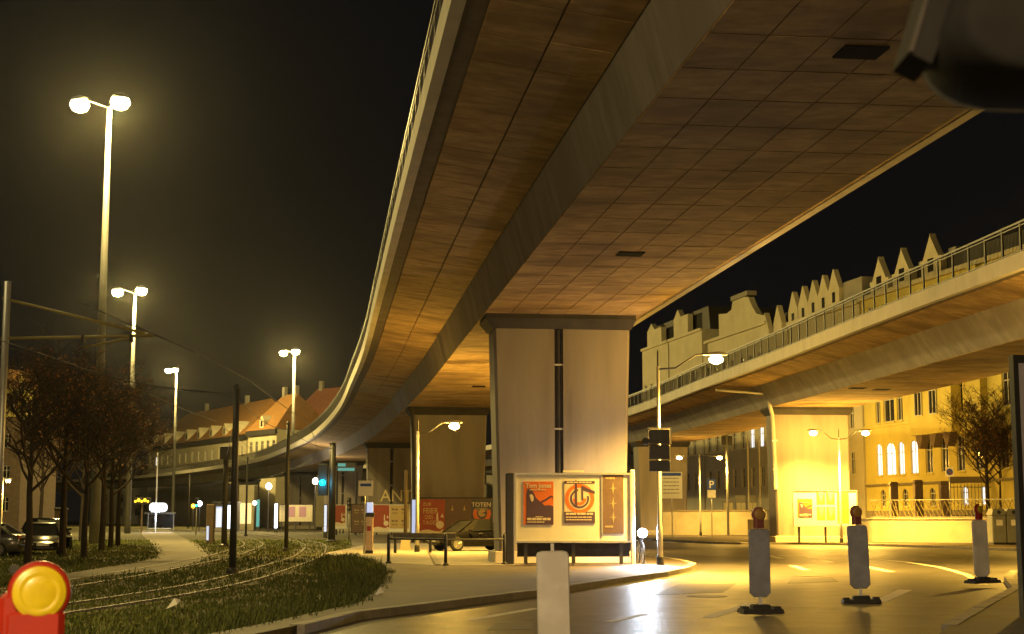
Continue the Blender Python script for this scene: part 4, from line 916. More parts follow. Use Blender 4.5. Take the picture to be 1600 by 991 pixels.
def facade(root, L, z0, z1, ops, m, D=9, name='wall', y=0.0, sill=True, back=True):
    """front sheet with real openings (x, z, width, height, arched, lit) plus the body behind it"""
    xs = sorted({0, L, *[o[0] for o in ops], *[o[0]+o[2] for o in ops]}); zs = sorted({z0, z1, *[o[1] for o in ops], *[o[1]+o[3] for o in ops]})
    mb = MB(); dpt = .24
    for i in range(len(xs)-1):
        for j in range(len(zs)-1):
            cx, cz = (xs[i]+xs[i+1])/2, (zs[j]+zs[j+1])/2
            if any(o[0] < cx < o[0]+o[2] and o[1] < cz < o[1]+o[3] for o in ops): continue
            mb.add([(xs[i],y,zs[j]),(xs[i+1],y,zs[j]),(xs[i+1],y,zs[j+1]),(xs[i],y,zs[j+1])],[(0,1,2,3)])
    for o in ops:
        x,z,w_,h = o[:4]
        mb.add([(x,y,z),(x+w_,y,z),(x+w_,y,z+h),(x,y,z+h),(x,y+dpt,z),(x+w_,y+dpt,z),(x+w_,y+dpt,z+h),(x,y+dpt,z+h)],[(0,1,5,4),(1,2,6,5),(2,3,7,6),(3,0,4,7)])
        if o[4]:
            r = w_/2; zc_ = z+h-r; n = 8
            for sgn_ in (-1,1):
                cor = (x+r+sgn_*r, z+h); arc = [(x+r+sgn_*r*cos(pi/2*k/n), zc_+r*sin(pi/2*k/n)) for k in range(n+1)]
                vs = [(cor[0],y,cor[1])]+[(a,y,b) for a,b in arc]+[(a,y+.1,b) for a,b in arc]
                mb.add(vs, [(0,k+1,k+2) for k in range(n)]+[(k+1,k+2,n+3+k,n+2+k) for k in range(n)])
    mb.add([(0,y,z0),(0,y,z1),(0,y+.26,z1),(0,y+.26,z0),(L,y,z0),(L,y,z1),(L,y+.26,z1),(L,y+.26,z0),],[(0,1,2,3),(4,5,6,7),(1,5,6,2)])
    if back: mb.box(0,L,y+.26,D,z0,z1)
    mb.build(name, m, root)
    for o in ops:
        x,z,w_,h,ar,lit = o
        me, pn, pnl = window_mesh(w_,h,ar)
        wo = link('window', me, root, (x,y,z)); link('pane', pnl if lit else pn, wo)
        if sill and h > 1: MB().box(-.08,w_+.08,-.09,.0,-.12,-.005).build('sill', m, wo)
SL = sqrt(1+.214**2)
def yu(u): return 55.65/((u-800)/2400/.9915+.214)
class Terrace:                            # street of houses along one building line, x runs from the far end towards the viewer
    def __init__(s, label, u0, u1, cat='building', group='houses behind the railed flyover'):
        s.y0 = yu(u0); s.L = (s.y0-yu(u1))*SL; s.t = thing('building', label, cat, (55.65-.214*s.y0, s.y0, 0), atan2(-1,.214), group)
    def x(s, u): return (s.y0-yu(u))*SL
    def z(s, u, v): return at(u, v, yu(u)).z
def gable_poly(xc, wd, zb, zs, zt):      # pointed gable with shoulders
    h = wd/2
    return [(xc-h,zb),(xc+h,zb),(xc+h,zs-.35),(xc+h*1.08,zs-.35),(xc+h*1.08,zs-.1),(xc+h*.8,zs-.1),(xc+.07,zt),(xc,zt+.25),(xc-.07,zt),(xc-h*.8,zs-.1),(xc-h*1.08,zs-.1),(xc-h*1.08,zs-.35),(xc-h,zs-.35)]
# yellow school, three gables
A = Terrace('yellow school with round arched windows, some lit white, and three pointed gables', 1346, 1640)
ops = []
for u,wd in ((1384,1.9),(1401,1.0),(1421,1.15),(1444,1.15),(1468,1.15),(1493,1.15),(1520,1.15),(1568,1.2),(1595,1.2),(1367,.9)):
    ops.append((A.x(u)-wd/2, 9.15, wd, 2.6, False, False))
for u,wd,lit in ((1367,1.05,True),(1384.5,1.75,True),(1401,1.05,True),(1421,1.2,True),(1444,1.15,False),(1468,1.15,False),(1493,1.15,False),(1520,1.15,False),(1560,1.2,False),(1590,1.2,False)):
    ops.append((A.x(u)-wd/2, 4.95, wd, 2.55, True, lit))
for u,lit in ((1371,False),(1387,False),(1405,False),(1424,True),(1447,False),(1470,False),(1497,True),(1526,True)):
    ops.append((A.x(u)-.42, 2.5, .9, 1.35, True, lit))
for k in range(11): ops.append((1.2+k*2.62, 13.4, 1.1, 2.2, False, False)); ops.append((1.2+k*2.62, 16.9, 1.0, 1.7, False, False))
facade(A.t, A.L, 1.4, 19.6, ops, M['yellowwall'], 10)
MB().box(-.05,A.L+.05,-.12,-.0,8.78,9.0).build('string_course', M['yellowwall'], A.t)
MB().box(0,A.L,-.1,-.002,1.4,2.2).box(0,A.L,-.14,-.002,4.12,4.3).build('plinth', M['plinth'], A.t)
MB().box(-.05,A.L+.05,-.3,-.0,19.3,19.62).build('cornice', M['palewall'], A.t)
x0, x1 = A.x(1431), A.x(1497)
orl = MB().box(x0,x1,-.8,-.003,7.95,12.6).box(x0-.05,x1+.05,-.88,-.003,7.75,7.95).build('oriel', M['yellowwall'], A.t)
for u in (1441,1462,1484):
    x = A.x(u); MB().prism([(x-.55,7.74),(x+.55,7.74),(x+.35,7.2),(x+.12,6.75),(x-.12,6.75),(x-.35,7.2)], -.62, -.004).build('bracket', M['stone'], A.t)
me, pn, pnl = window_mesh(1.15,2.6,False)
for u in (1446,1469): wo = link('window', me, A.t, (A.x(u)-.57,-1.0,9.15)); link('pane', pn, wo)
x = A.x(1530); MB().box(x-.7,x+.7,-.55,-.003,6.2,19.2).build('bay_pilaster', M['yellowwall'], A.t)
for uA in (1375,1411,1457):
    xc = A.x(uA); zt = A.z(uA, {1375:402,1411:388,1457:366}[uA])
    g = MB().prism(gable_poly(xc,3.1,19.6,zt-1.75,zt-.2), 0, .5).build('gable', M['palewall'], A.t)
    MB().box(xc-.45,xc+.45,-.02,-.004,19.9,20.9).build('gable_window', M['glass'], g)
    MB().box(xc+1.3,xc+2.4,.8,2.2,19.6,zt-1.3).build('chimney', M['greywall'], A.t)
MB().prism([(-.01,19.6),(A.L+.01,19.6),(A.L-.5,20.9),(.5,20.9)], .6, 9).build('roof', M['slate'], A.t)
# five little gables
B = Terrace('pale house with a row of five sharp little gables', 1232, 1343)
gu = [(1239,456),(1255,447),(1271,438),(1287,430),(1303.5,421)]
ops = [(1.0+k*2.3,z,1.0,1.9,False,k in (4,) and z == 5.2) for k in range(int(B.L/2.3)) for z in (5.2,9.0,12.6,15.8)]
facade(B.t, B.L, 0, 19.6, ops, M['palewall'], 9)
for u,v in gu:
    xc = B.x(u); zt = B.z(u,v); g = MB().prism([(xc-1.12,19.6),(xc+1.12,19.6),(xc+1.12,zt-1.75),(xc+.06,zt),(xc-.06,zt),(xc-1.12,zt-1.75)], 0, .45).build('gable', M['palewall'], B.t)
    MB().box(xc-.3,xc+.3,-.02,-.004,zt-2.9,zt-2.0).build('gable_window', M['glass'], g)
xb = B.x(1314); MB().box(xb,B.L,.3,8,19.6,B.z(1325,438)).build('attic_block', M['greywall'], B.t)
MB().box(0,xb,3.5,8.5,19.6,20.6).build('roof', M['slate'], B.t)
MB().box(-.05,B.L+.05,-.25,-.003,19.2,19.5).build('cornice', M['palewall'], B.t)
# stepped gable house
Cc = Terrace('pale house with a broad stepped gable above the street lamp', 1098, 1230)
ops = [(.9+k*2.5,z,1.15,1.95,False,(z == 8.4 and k in (5,6))) for k in range(int(Cc.L/2.5)) for z in (4.6,8.4,12.2,15.6)]
zb = Cc.z(1158,518)
facade(Cc.t, Cc.L, 0, zb-1.2, ops, M['palewall'], 9)
P_ = [(Cc.x(1105),zb-1.2),(Cc.x(1196),zb-1.2),(Cc.x(1196),zb+.2),(Cc.x(1193),Cc.z(1193,493)),(Cc.x(1182),Cc.z(1182,490)),(Cc.x(1175),Cc.z(1175,478)),(Cc.x(1170),Cc.z(1170,464)),(Cc.x(1146),Cc.z(1146,464)),(Cc.x(1143),Cc.z(1143,484)),(Cc.x(1136),Cc.z(1136,490)),(Cc.x(1123),Cc.z(1123,491)),(Cc.x(1123),zb+.2),(Cc.x(1105),zb+.2)]
MB().prism(P_, 0, .6).build('gable', M['palewall'], Cc.t)
MB().box(Cc.x(1102),Cc.x(1198),-.25,-.003,zb-.1,zb+.2).build('cornice', M['palewall'], Cc.t)
MB().box(Cc.x(1145),Cc.x(1171),-.2,.8,Cc.z(1158,466),Cc.z(1158,463)+.25).build('gable_cap', M['greywall'], Cc.t)
for u,v in ((1196,489),(1216,477)):
    xc = Cc.x(u); zt = Cc.z(u,v); MB().prism([(xc-1.0,zb-1.2),(xc+1.0,zb-1.2),(xc+1.0,zt-1.7),(xc,zt),(xc-1.0,zt-1.7)], -.1, .4).build('dormer', M['palewall'], Cc.t)
MB().prism([(.0,zb-1.2),(Cc.L,zb-1.2),(Cc.L-1,zb+.6),(1,zb+.6)], .7, 8.5).build('roof', M['slate'], Cc.t)
for lab,ua,ub,uc,vt,vs_,vb,zz0 in (('narrow pale house with one slim pointed turret gable',1045,1096,1058.5,484,497,523,0),('farthest pale house with a pointed gable at the pier edge',1003,1043,1017,506,517,540,0)):
    T = Terrace(lab, ua, ub); zb = T.z((ua+ub)/2, vb)
    ops = [(.8+k*2.4,z,1.05,1.9,False,False) for k in range(max(1,int(T.L/2.4))) for z in (4.6,8.4,12.2,15.6)]
    facade(T.t, T.L, 0, zb, ops, M['palewall'], 9)
    xa, xe = T.x(uc-6), T.x(uc+16)
    MB().box(xa,xe,0,.6,zb,T.z(uc,vs_)).build('gable', M['palewall'], T.t)
    MB().prism([(T.x(uc-6),T.z(uc,vs_)),(T.x(uc+5),T.z(uc,vs_)),(T.x(uc),T.z(uc,vt))], .02, .58).build('gable_point', M['palewall'], T.t)
    MB().box(-.05,T.L+.05,-.2,-.003,zb-.2,zb+.1).build('cornice', M['palewall'], T.t)
    MB().prism([(0,zb),(T.L,zb),(T.L-.6,zb+2.6),(.6,zb+2.6)], 1.0, 8.5).build('roof', M['slate'], T.t)
# gate pillars and iron fence on the terrace
for u0,u1,v0,lab in ((1392,1404,753,'stone fence pillar under the lit arched windows'),(1430,1443,750,'stone fence pillar beside the small lit arch'),(1471,1486,752,'stone fence pillar beside the iron bars')):
    Yp = 106; p0 = at(u0,780,Yp); p1 = at(u1,780,Yp); zt = at(u0,v0,Yp).z
    t = thing('fence_pillar', lab, 'pillar', (p0.x,Yp,1.5), 0, 'brown stone fence pillars'); wd = p1.x-p0.x
    MB().bbox(0,wd,0,wd,0,zt-1.5-.2,.03).build('shaft', M['stone'], t)
    MB().add([(-.06,-.06,zt-1.7),(wd+.06,-.06,zt-1.7),(wd+.06,wd+.06,zt-1.7),(-.06,wd+.06,zt-1.7),(.05,.05,zt-1.5),(wd-.05,.05,zt-1.5),(wd-.05,wd-.05,zt-1.5),(.05,wd-.05,zt-1.5)],[(0,1,5,4),(1,2,6,5),(2,3,7,6),(3,0,4,7),(4,5,6,7),(3,2,1,0)]).build('pillar_cap', M['stone'], t)
Yp = 106; xa = at(1487,780,Yp).x; t = thing('iron_fence', 'iron bar fence between stone pillar and bare tree', 'fence', (xa,Yp+.2,1.5))
for k in range(13): MB().tube([(k*.24,0,0),(k*.24,0,2.35),(k*.24,0,2.5)],[.022,.022,.004],5).build('bar', M['dark'], t)
for z in (.25,2.2): MB().box(-.1,3.0,-.02,.02,z,z+.05).build('rail', M['dark'], t)
MB().bbox(-.05,3.1,-.05,.25,2.52,2.95,.02).build('top_beam', M['plinth'], t)
# low wall, hedge and boxes behind the parking sign
t = thing('low_wall', 'low pale wall behind the parking sign', 'wall', (13.6,140,KH), -.32)
MB().bbox(0,9.5,0,.4,0,2.1,.04).build('wall_body', M['wallstone'], t); MB().box(-.05,9.55,-.06,.46,2.1,2.22).build('coping', M['plinth'], t)
for u,lab in ((1150,'pale utility cabinet on the low wall'),(1168,'second pale utility cabinet right of the first'),(1130,'short utility cabinet nearest the parking sign')):
    p0 = at(u,795,144); t = thing('utility_cabinet', lab, 'cabinet', (p0.x,144,KH), 0, 'cabinets behind the low wall')
    MB().bbox(0,.95,0,.6,0,3.6 if u > 1140 else 3.1,.03).build('body', M['greywall'], t); MB().box(.06,.45,-.015,-.002,.3,2.9).box(.5,.9,-.015,-.002,.3,2.9).build('door', M['palewall'], t)
t = thing('flag_post', 'thin pale post before the two lit windows', 'post', (at(1170,780,142).x,142,KH)); MB().tube([(0,0,0),(0,0,9)],.06,8).build('pole', M['palewall'], t)
t = thing('flag_post', 'thin pale post just left of the leaning downpipe', 'post', (at(1188,780,142).x,142,KH)); MB().tube([(0,0,0),(0,0,9)],.06,8).build('pole', M['palewall'], t)

# orange roofed house far left, behind the flyover
def simple_house(label, a, b, z1, D, rows, zr, wallm, roofm, hip=3.0, wins=None, n=9, ww=1.3, hh=2.2, lit=(), dorm=0, group='houses beyond the flyover curve'):
    d = Vector((b[0]-a[0],b[1]-a[1])); L = d.length; t = thing('building', label, 'building', (a[0],a[1],0), atan2(d.y,d.x), group)
    ops = [((k+.5)*L/n-ww/2, z, ww, hh, False, (k,j) in lit) for k in range(n) for j,z in enumerate(rows)]
    facade(t, L, 0, z1, ops, M[wallm], D)
    MB().box(-.3,L+.3,-.5,-.003,z1-.9,z1+.1).build('eaves', M['slate'], t)
    MB().add([(-.4,-.6,z1+.1),(L+.4,-.6,z1+.1),(L+.4,D+.6,z1+.1),(-.4,D+.6,z1+.1),(hip,D/2,zr),(L-hip,D/2,zr)],[(0,1,5,4),(1,2,5),(2,3,4,5),(3,0,4)]).build('roof', M[roofm], t)
    for k in range(dorm):
        x = (k+.5)*L/dorm; zz = z1+.5
        dm = MB().prism([(x-.9,zz),(x+.9,zz),(x+.9,zz+1.5),(x,zz+2.5),(x-.9,zz+1.5)], -.2, 3.2).build('dormer', M['palewall'], t)
        MB().box(x-.4,x+.4,-.22,-.205,zz+.3,zz+1.4).build('dormer_window', M['glass'], dm)
    for k in range(2):
        x = L*(.3+.4*k); MB().bbox(x-.5,x+.5,D/2-.4,D/2+.4,zr-1.2,zr+1.6,.05).build('chimney', M['greywall'], t)
    return t
a = at(232,700,372); b = at(384,690,312)
simple_house('long pale house with orange lit roof and a row of white dormers', (a.x,a.y), (b.x,b.y), 18.4, 15, (14.0,9.5), 26.5, 'palewall', 'rooftile', 6, n=15, lit=((1,0),(13,0)), dorm=8)
a = at(388,690,306); b = at(432,690,296)
simple_house('corner house with orange roof and wide gable window beside the mast', (a.x,a.y), (b.x,b.y), 18.6, 12, (14.4,10), 26.0, 'palewall', 'rooftile', 3, n=5, dorm=1)
a = at(433,690,330); b = at(545,690,318)
simple_house('dark red roofed house behind the far mast', (a.x,a.y), (b.x,b.y), 19.5, 14, (15,10.5), 29.5, 'palewall', 'redroof', 5, n=7, dorm=3)
# ornate block at the left frame edge
a = at(-90,700,205); b = at(34,700,203)
d = Vector((b.x-a.x,b.y-a.y)); Lh = d.length; t = thing('building', 'ornate block at the frame edge, lit top storey and dark lower walls by colour', 'building', (a.x,a.y,0), atan2(d.y,d.x), 'houses beyond the flyover curve')
facade(t, Lh, 0, 15.1, [(.8+k*2.0,z,1.0,1.9,False,False) for k in range(5) for z in (2.5,6.6,10.8)], M['stone'], 10, 'shaded_lower_wall')  # unlit lower storeys, their darkness put into the wall colour
facade(t, Lh, 15.1, 18.7, [(.55+k*1.5,15.9,.8,1.7,True,False) for k in range(int(Lh/1.5))], M['yellowwall'], 10, 'lit_upper_wall')  # yellow colour stands for the light on the top storey
MB().box(-.15,Lh+.15,-.4,-.003,14.9,15.25).box(-.15,Lh+.15,-.35,-.003,18.4,18.75).build('cornice', M['yellowwall'], t)
MB().prism([(0,18.75),(Lh-2.5,18.75),(Lh-3.2,21.5),(0,21.5)], .8, 9).build('roof', M['rooftile'], t)
MB().tube([(Lh-.9,.8,18.7),(Lh-.9,.8,20.0),(Lh-.9,.8,20.9)],[.35,.28,.05],8).build('pinnacle', M['yellowwall'], t)
street_lamp((at(4,770,150).x,150,0), 5.6, 5.3, [(.5,0)], 'street lamp glowing through the trees at the frame edge', STREET_W*.7)
# dark far blocks closing the street
for u0,u1,Y,h,lab in ((150,330,420,12,'dark far block behind the tram stop'),(330,470,400,10,'dark far block behind the lit kiosk'),(560,760,300,9,'dark far block behind the graffiti pier'),(760,1000,260,10,'dark far block behind the grooved pier')):
    a = at(u0,800,Y); b = at(u1,800,Y-4)
    simple_house(lab, (a.x,a.y), (b.x,b.y), h, 12, (2.2,5.8), h+4, 'greywall', 'slate', 3, n=7, group='dark blocks closing the street')

# ------------------------------------------------------------------ tram stop and far lights
def far_lamp(u, v, Y, label, m='whiteball', r=.22, power=900, col=(1,.78,.45)):
    p = at(u,v,Y); t = thing('globe_lamp', label, 'lamp', (p.x,Y,0), 0, 'globe lamps under the far flyover')
    MB().tube([(0,0,0),(0,0,p.z-r)],.06,8).build('pole', M['dark'], t)
    MB().lathe([(r*.3,-r),(r*.8,-r*.6),(r,0),(r*.8,r*.6),(r*.3,r)],14,(0,0,p.z)).build('globe', M[m], t, True)
    lamp_light(t, (0,-.4,p.z+.1), power, col, .2); return t
far_lamp(420,760,182,'warm globe lamp over the lit forecourt','whiteball',.38,1900)
far_lamp(493,752,176,'warm globe lamp left of the cyan signal','whiteball',.38,1900)
far_lamp(312,787,200,'small blue white lamp left of the tram signal','bluewhite',.36,500,COLD)
far_lamp(302,791,205,'yellow lamp left of the blue white one','amber',.3,300,(1,.6,.1))
far_lamp(398,786,200,'small lamp beside the lit kiosk','whiteball',.28,500)
far_lamp(370,793,215,'blue white lamp between the two dark poles','bluewhite',.42,400,COLD)
p = at(248,793,175); t = thing('tram_stop_sign', 'glowing white oval sign at the tram stop', 'sign', (p.x,175,0))
MB().tube([(-.3,0,0),(-.3,0,9)],.07,8).build('pole', M['steel'], t)
MB().lathe([(.3,-.95),(.5,-.7),(.5,.7),(.3,.95)],14,(0,-.2,p.z),'x').build('sign_box', M['litwhite'], t, True)
lamp_light(t, (0,-.9,p.z-.8), 900, COLD, .3)
p = at(222,783,170); t = thing('display_board', 'amber lit departure display at the tram stop', 'display', (p.x,170,0))
MB().tube([(0,.1,0),(0,.1,p.z+.3)],.1,8).build('pole', M['stone'], t); MB().bbox(-.95,.95,-.1,.1,p.z-.35,p.z+.35,.02).build('case', M['black'], t)
m_ = MB()
for k in range(5): m_.lathe([(.14+.05*(k%2),0),(.1,.05)],8,(-.7+k*.34,-.11,p.z+(.08 if k%2 else -.05)),'y')
m_.build('lit_digits', M['amber'], t)
def shelter(u0,u1,v0,v1,Y,label):
    a = at(u0,v1,Y); b = at(u1,v1,Y); z = at(u0,v0,Y).z; t = thing('tram_shelter', label, 'shelter', (a.x,Y,0)); L = b.x-a.x
    MB().bbox(-.2,L+.2,-.6,1.2,z-.15,z,.03).build('roof', M['dark'], t)
    for x in (0,L): MB().tube([(x,.9,0),(x,.9,z-.15)],.05,8).build('post', M['steel'], t)
    MB().box(.05,L-.05,.88,.92,.4,z-.2).build('glass_wall', M['glass'], t)
    MB().bbox(.2,L-.2,.4,.8,.4,.48,.02).build('bench', M['steel'], t); return t
shelter(228,268,801,829,180,'small dark tram shelter under the glowing oval sign')
# kiosk
a = at(336,832,195); t = thing('kiosk', 'lit kiosk with white front between the dark poles', 'kiosk', (a.x,195,0)); k = 195/2400*.9915
MB().bbox(0,32*k,0,3,0,43*k,.05).build('body', M['greywall'], t); MB().box(1*k,12*k,-.02,-.004,6*k,38*k).build('lit_window', M['litbox'], t); MB().box(15*k,28*k,-.02,-.004,4*k,40*k).build('lit_front', M['litwhite'], t); MB().bbox(-.3,33*k,-.8,3.2,43*k,46*k,.03).build('roof', M['slate'], t)
a = at(372,832,212); t = thing('kiosk', 'warm yellow lit kiosk wall right of the white one', 'kiosk', (a.x,212,0)); k = 212/2400*.9915
MB().bbox(0,24*k,0,3,0,70*k,.05).build('body', M['palewall'], t); MB().box(2*k,20*k,-.02,-.004,10*k,42*k).build('lit_window', M['warmlit'], t)
def light_column(u0,u1,v0,v1,Y,label,m='litbox',base=0.):
    a = at(u0,v1,Y); b = at(u1,v1,Y); z = at(u0,v0,Y).z-base; t = thing('advertising_column', label, 'light box', (a.x,Y,base), 0, 'narrow lit advertising boxes'); L = b.x-a.x
    MB().bbox(0,L,0,.25,0,z,.02).build('case', M['dark'], t); MB().box(.05,L-.05,-.015,-.003,.5,z-.08).build('lit_face', M[m], t)
light_column(428,434,786,818,176,'bluish lit box left of the far poster board','litwhite')
light_column(505,511,788,842,128,'bluish lit box left of the stout dark pole')
light_column(642,650,779,852,96,'bluish lit column left of the red and brown billboard','litbox',KH)
light_column(400,406,780,806,205,'small cyan lit box beside the kiosk lamp','teal')
t = thing('overhead_sign', 'teal lit overhead sign strip under the flyover', 'sign', (at(542,730,150).x,150,0)); p = at(542,730,150); k=150/2400
MB().box(-15*k,15*k,0,.2,p.z-.45,p.z+.45).build('case', M['dark'], t); MB().box(-14*k,-2*k,-.02,-.004,p.z+.06,p.z+.36).box(-14*k,12*k,-.02,-.004,p.z-.36,p.z-.08).build('lit_strip', M['teal'], t)
MB().tube([(-15*k,.1,0),(-15*k,.1,p.z-.4)],.1,8).tube([(15*k,.1,0),(15*k,.1,p.z-.4)],.1,8).build('post', M['dark'], t)
q_ = at(235,850,120); t = thing('service_post', 'brown post beside the bend of the footpath', 'post', (q_.x,96,0)); MB().bbox(-.32,.32,-.3,.3,0,2.1,.05).build('body', M['stone'], t); MB().bbox(-.36,.36,-.34,.34,2.1,2.25,.04).build('cap', M['dark'], t)
t = thing('service_post', 'slim brown post with pale glowing reflector beside the tracks', 'post', (at(328,850,100).x,100,0)); MB().bbox(-.25,.25,-.2,.2,0,2.5,.04).build('body', M['stone'], t); MB().box(-.2,-.05,-.22,-.205,.2,1.1).build('reflector', M['litbox'], t)  # reflector's shine put in as a glowing face

# overhead wires
def wire(label, a, b, sag=.25, r=.014):
    t = thing('overhead_wire', label, 'wire', a); d = Vector(b)-Vector(a)
    MB().tube([(d.x*k/10, d.y*k/10, d.z*k/10-sag*4*(k/10)*(1-k/10)) for k in range(11)], r, 4).build('wire', M['dark'], t)
pA, pB, pC, pD = poles[0], poles[1], poles[2], poles[3]
wire('wire from the nearest dark pole to the thin dark pole', (pA[0],pA[1],pA[2]-.3), (pC[0],pC[1],pC[2]-.3))
wire('wire from the thin dark pole to the stout pole', (pC[0],pC[1],pC[2]-.3), (pD[0],pD[1],pD[2]-.3))
wire('wire from the nearest dark pole to the thick pole', (pA[0],pA[1],pA[2]-.6), (pB[0],pB[1],pB[2]-.4))
wire('cross wire from the bracket pole to the nearest dark pole', (t0:=(-11.9,36,5.6)), (pA[0],pA[1],pA[2]-.15))

for o_,lab in ((-.56,'contact wire above the nearer tram track'),(-4.16,'contact wire above the farther tram track')):
    q2 = offset(trackR, o_)[8::4]; t = thing('overhead_wire', lab, 'wire', (q2[0].x,q2[0].y,0), 0, 'tram contact wires')
    MB().tube([(p_.x-q2[0].x,p_.y-q2[0].y,5.35+.12*(k_%5==0)) for k_,p_ in enumerate(q2)], .012, 4).build('wire', M['dark'], t)
# ------------------------------------------------------------------ trees
def tree_meshes(seed, H_, trunk_h, r0, spread, lv=(9,5,5,4), leafn=0):
    q = random.Random(seed); tr = MB(); cr = MB(); lf = MB()
    def grow(p, d, ln, r, depth):
        pts = [p]; dd = d.copy()
        for k in range(3):
            dd = (dd+Vector((q.uniform(-.16,.16),q.uniform(-.16,.16),q.uniform(-.02,.14)))).normalized(); pts.append(pts[-1]+dd*ln/3)
        mb = tr if depth == 0 else cr
        mb.tube(pts, [r,r*.85,r*.7,r*.45], 7 if depth == 0 else (5 if depth == 1 else 3))
        if depth >= len(lv): 
            return
        for k in range(lv[depth]):
            f = q.uniform(.35,1.0); i = min(2,int(f*3)); pp = pts[i]+(pts[i+1]-pts[i])*(f*3-i)
            a = q.uniform(0,2*pi); side = Vector((cos(a),sin(a),q.uniform(-.1,.55)*1.0))
            nd = (dd*.55+side*spread).normalized()
            grow(pp, nd, ln*q.uniform(.48,.7), max(.009,r*.45), depth+1)
        if depth == len(lv)-1 and leafn:
            for k in range(leafn):
                c = pts[-1]+Vector((q.uniform(-.2,.2),q.uniform(-.2,.2),q.uniform(-.2,.2))); a = Vector((q.uniform(-1,1),q.uniform(-1,1),q.uniform(-1,1)))*.075; b = Vector((q.uniform(-1,1),q.uniform(-1,1),q.uniform(-1,1)))*.075
                lf.add([c,c+a,c+a+b,c+b],[(0,1,2,3)])
    tk = [(0,0,0),(.02,.03,trunk_h*.5),(-.03,.02,trunk_h),(.02,-.02,H_*.75)]
    tr.tube(tk, [r0,r0*.82,r0*.72,r0*.2], 9)
    for k in range(lv[0]):
        z = trunk_h+(H_*.72-trunk_h)*k/lv[0]; a = k*2.4+q.uniform(-.4,.4)
        grow(Vector((0,0,z)), Vector((cos(a)*spread,sin(a)*spread,q.uniform(.5,1.1))).normalized(), (H_-z)*q.uniform(.42,.62), r0*.42, 1)
    return tr, cr, lf
TM = []
for sd,H_,th,r0,sp in ((3,8.6,2.7,.15,.9),(8,9.4,3.0,.16,.8)):
    tr, cr, lf = tree_meshes(sd,H_,th,r0,sp,(12,6,6,5),2); l = []
    for nm,mb,mm in (('trunk',tr,'bark'),('crown',cr,'twig'),('dry_leaves',lf,'leaf')):
        me = bpy.data.meshes.new(nm); me.from_pydata(mb.v,[],mb.f); me.materials.append(M[mm]); l.append((nm,me))
    TM.append(l)
def tree(x, y, k, rz, s, label, group='bare trees beside the gravel path', z=0.0):
    t = thing('bare_tree', label, 'tree', (x,y,z), rz, group); t.scale = (s,s,s)
    for nm, me in TM[k]: link(nm, me, t)
    return t
for i,(x,y,s,lab) in enumerate(((-16.3,52.3,.92,'bare tree nearest the red warning lamp'),(-18.9,65.3,1.0,'bare tree in front of the dark high car'),(-17.4,63.2,.95,'bare tree standing alone on the grass right of the parked cars'),(-20.7,78.3,1.05,'bare tree just right of the nearest mast foot'),(-22.0,85.1,1.05,'middle one of three bare trees by the path bend'),(-23.1,91.0,1.0,'last bare tree before the path bend'),(-30,108,1.15,'bare tree behind the mast foot'),(-27,74,1.1,'bare tree behind the parked cars'),(-35,96,1.2,'bare tree in front of the ornate block'),(-38,125,1.2,'bare tree far behind the white car'))):
    tree(x,y,i%2,i*1.7,s,lab)
tree(31.2,101.5,0,4.0,.82,'low dense bare tree just before the iron fence', 'trees before the school', 1.5)
tree(31.7,103,1,.6,1.0,'dense bare tree in front of the yellow school', 'trees before the school', 1.5)
tree(33.2,105,0,2.2,.85,'bare tree half hidden by the information board', 'trees before the school', 1.5)

# ------------------------------------------------------------------ grass
def inside(p, poly):
    x, y = p; c = False
    for i in range(len(poly)):
        (x0,y0),(x1,y1) = poly[i], poly[i-1]
        if (y0 > y) != (y1 > y) and x < (x1-x0)*(y-y0)/(y1-y0)+x0: c = not c
    return c
fp = path_o+path_i
rl = [offset(trackR, o+k) for o in (0,-3.6) for k in (0,-1.12)]
def near_rail(x, y):
    for r in rl:
        for p in r:
            if abs(p.y-y) < 1.2 and abs(p.x-x) < .12: return True
    return False
def edge_x(y):                            # right border of the grass
    pts = [(-5.2,14),(-3.6,21.8),(-2.7,27.6),(-2.85,33.4),(-3.4,42.7),(-4.6,51),(-5.9,58),(-6.7,66),(-8,78),(-11.2,108),(-14,145)]
    for (x0,y0),(x1,y1) in zip(pts,pts[1:]):
        if y0 <= y <= y1: return x0+(x1-x0)*(y-y0)/(y1-y0)
    return -14
struct('verge', MB().add([(-3.2,14,-.004),(-60,14,-.004),(-60,150,-.004),(-14,150,-.004),(-11.2,108,-.004),(-6.7,66,-.004),(-2.6,36,-.004)],[(6,5,4,3,2,1,0)]), M['earth'])
q = random.Random(4); G_ = MB(); Wd = MB()
def tuft(m, x, y, h, n, sp, wd):
    for k in range(n):
        a = q.uniform(0,2*pi); hh = h*q.uniform(.5,1.15); bx, by = x+q.uniform(-sp,sp), y+q.uniform(-sp,sp); lx, ly = cos(a)*hh*.45, sin(a)*hh*.45
        px, py = -sin(a)*wd, cos(a)*wd
        m.v += [(bx-px,by-py,-.01),(bx+px,by+py,-.01),(bx+lx*.35+px*.7,by+ly*.35+py*.7,hh*.6),(bx+lx*.35-px*.7,by+ly*.35-py*.7,hh*.6),(bx+lx,by+ly,hh)]
        o = len(m.v)-5; m.f += [(o,o+1,o+2,o+3),(o+3,o+2,o+4)]
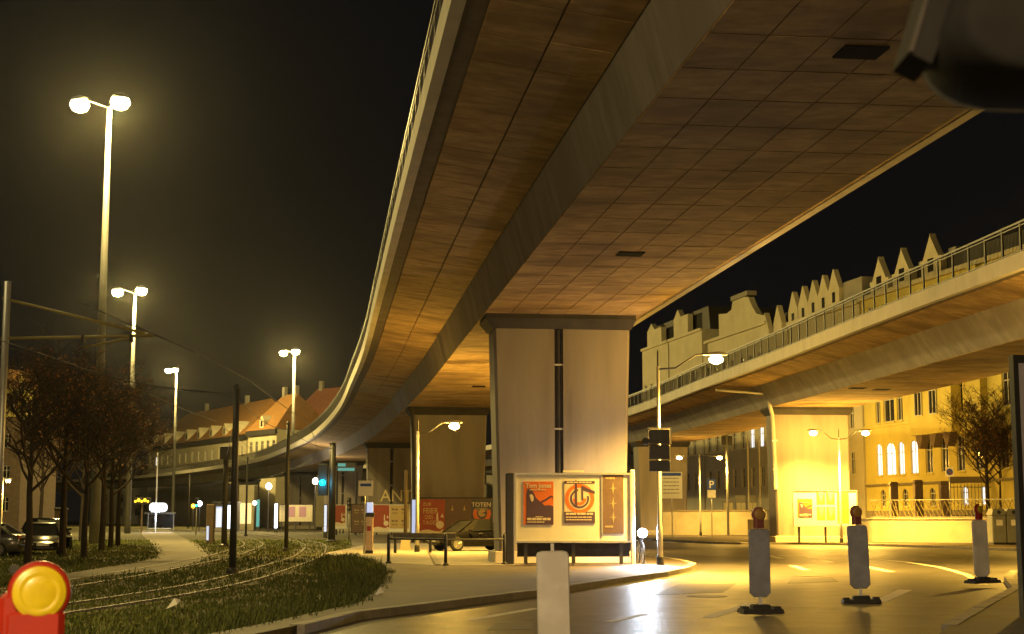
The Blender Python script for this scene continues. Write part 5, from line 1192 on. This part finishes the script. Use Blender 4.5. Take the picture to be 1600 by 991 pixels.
for _ in range(22000):
    y = 19+(q.random()**1.5)*95; x = edge_x(y)-q.random()*(11+y*.18)
    if abs(x) > y*.36 or inside((x,y),fp) or near_rail(x,y): continue
    hgt = q.uniform(.04,.1)*(1+ 1.0*(q.random()<.1)); far_f = 1+y/60
    tuft(G_, x, y, hgt, 5 if y < 60 else 4, .16*far_f, .012*far_f)
for _ in range(1500):
    y = 20+q.random()*44; e = edge_x(y); x = e-abs(q.gauss(0,.8))+.15
    if near_rail(x,y) or abs(x) > y*.36: continue
    tuft(Wd, x, y, q.uniform(.1,.3)*(1 if y < 48 else .8), 5, .13, .014)
for _ in range(700):                      # the bushy patch by the barrier
    y = q.gauss(50,4.5); x = edge_x(y)-abs(q.gauss(0,.7))
    if near_rail(x,y): continue
    tuft(Wd, x, y, q.uniform(.15,.42), 6, .14, .016)
o = G_.build('grass', M['grass']); o['kind'] = 'stuff'; tag(o, 'rough low grass between the tram rails and the path', 'grass')
o = Wd.build('weeds', M['weed']); o['kind'] = 'stuff'; tag(o, 'taller weeds along the edge of the brown pavement', 'weeds')
for (x,y,lab) in ((gz(270,961)[0],gz(270,961)[1],'pale scrap of paper lying in the grass'),(gz(592,940)[0],gz(592,940)[1],'small pale scrap at the edge of the weeds')):
    o = MB().add([(-.1,-.06,.02),(.09,-.08,.1),(.12,.05,.16),(-.05,.1,.09),(.02,0,.2)],[(0,1,4),(1,2,4),(2,3,4),(3,0,4)]).build('paper_scrap', M['offwhite'], None, loc=(x,y,.08)); tag(o, lab, 'litter', 'litter in the grass')
# ------------------------------------------------------------------ thin haze added for lamp halos
hz = MB().box(-520,520,-75,720,-1.2,40).build('haze', bpy.data.materials.new('haze')); hz['kind'] = 'stuff'; tag(hz, 'thin haze added for the glow round the lamps', 'haze')
hm = hz.data.materials[0]; hm.use_nodes = True; hn = hm.node_tree; hn.nodes.remove(hn.nodes['Principled BSDF'])
pv_ = hn.nodes.new('ShaderNodeVolumePrincipled'); pv_.inputs['Density'].default_value = .000035; pv_.inputs['Color'].default_value = (.9,.9,.9,1); pv_.inputs['Anisotropy'].default_value = .9
hn.links.new(pv_.outputs[0], hn.nodes['Material Output'].inputs['Volume'])
print('objects', len(bpy.data.objects))
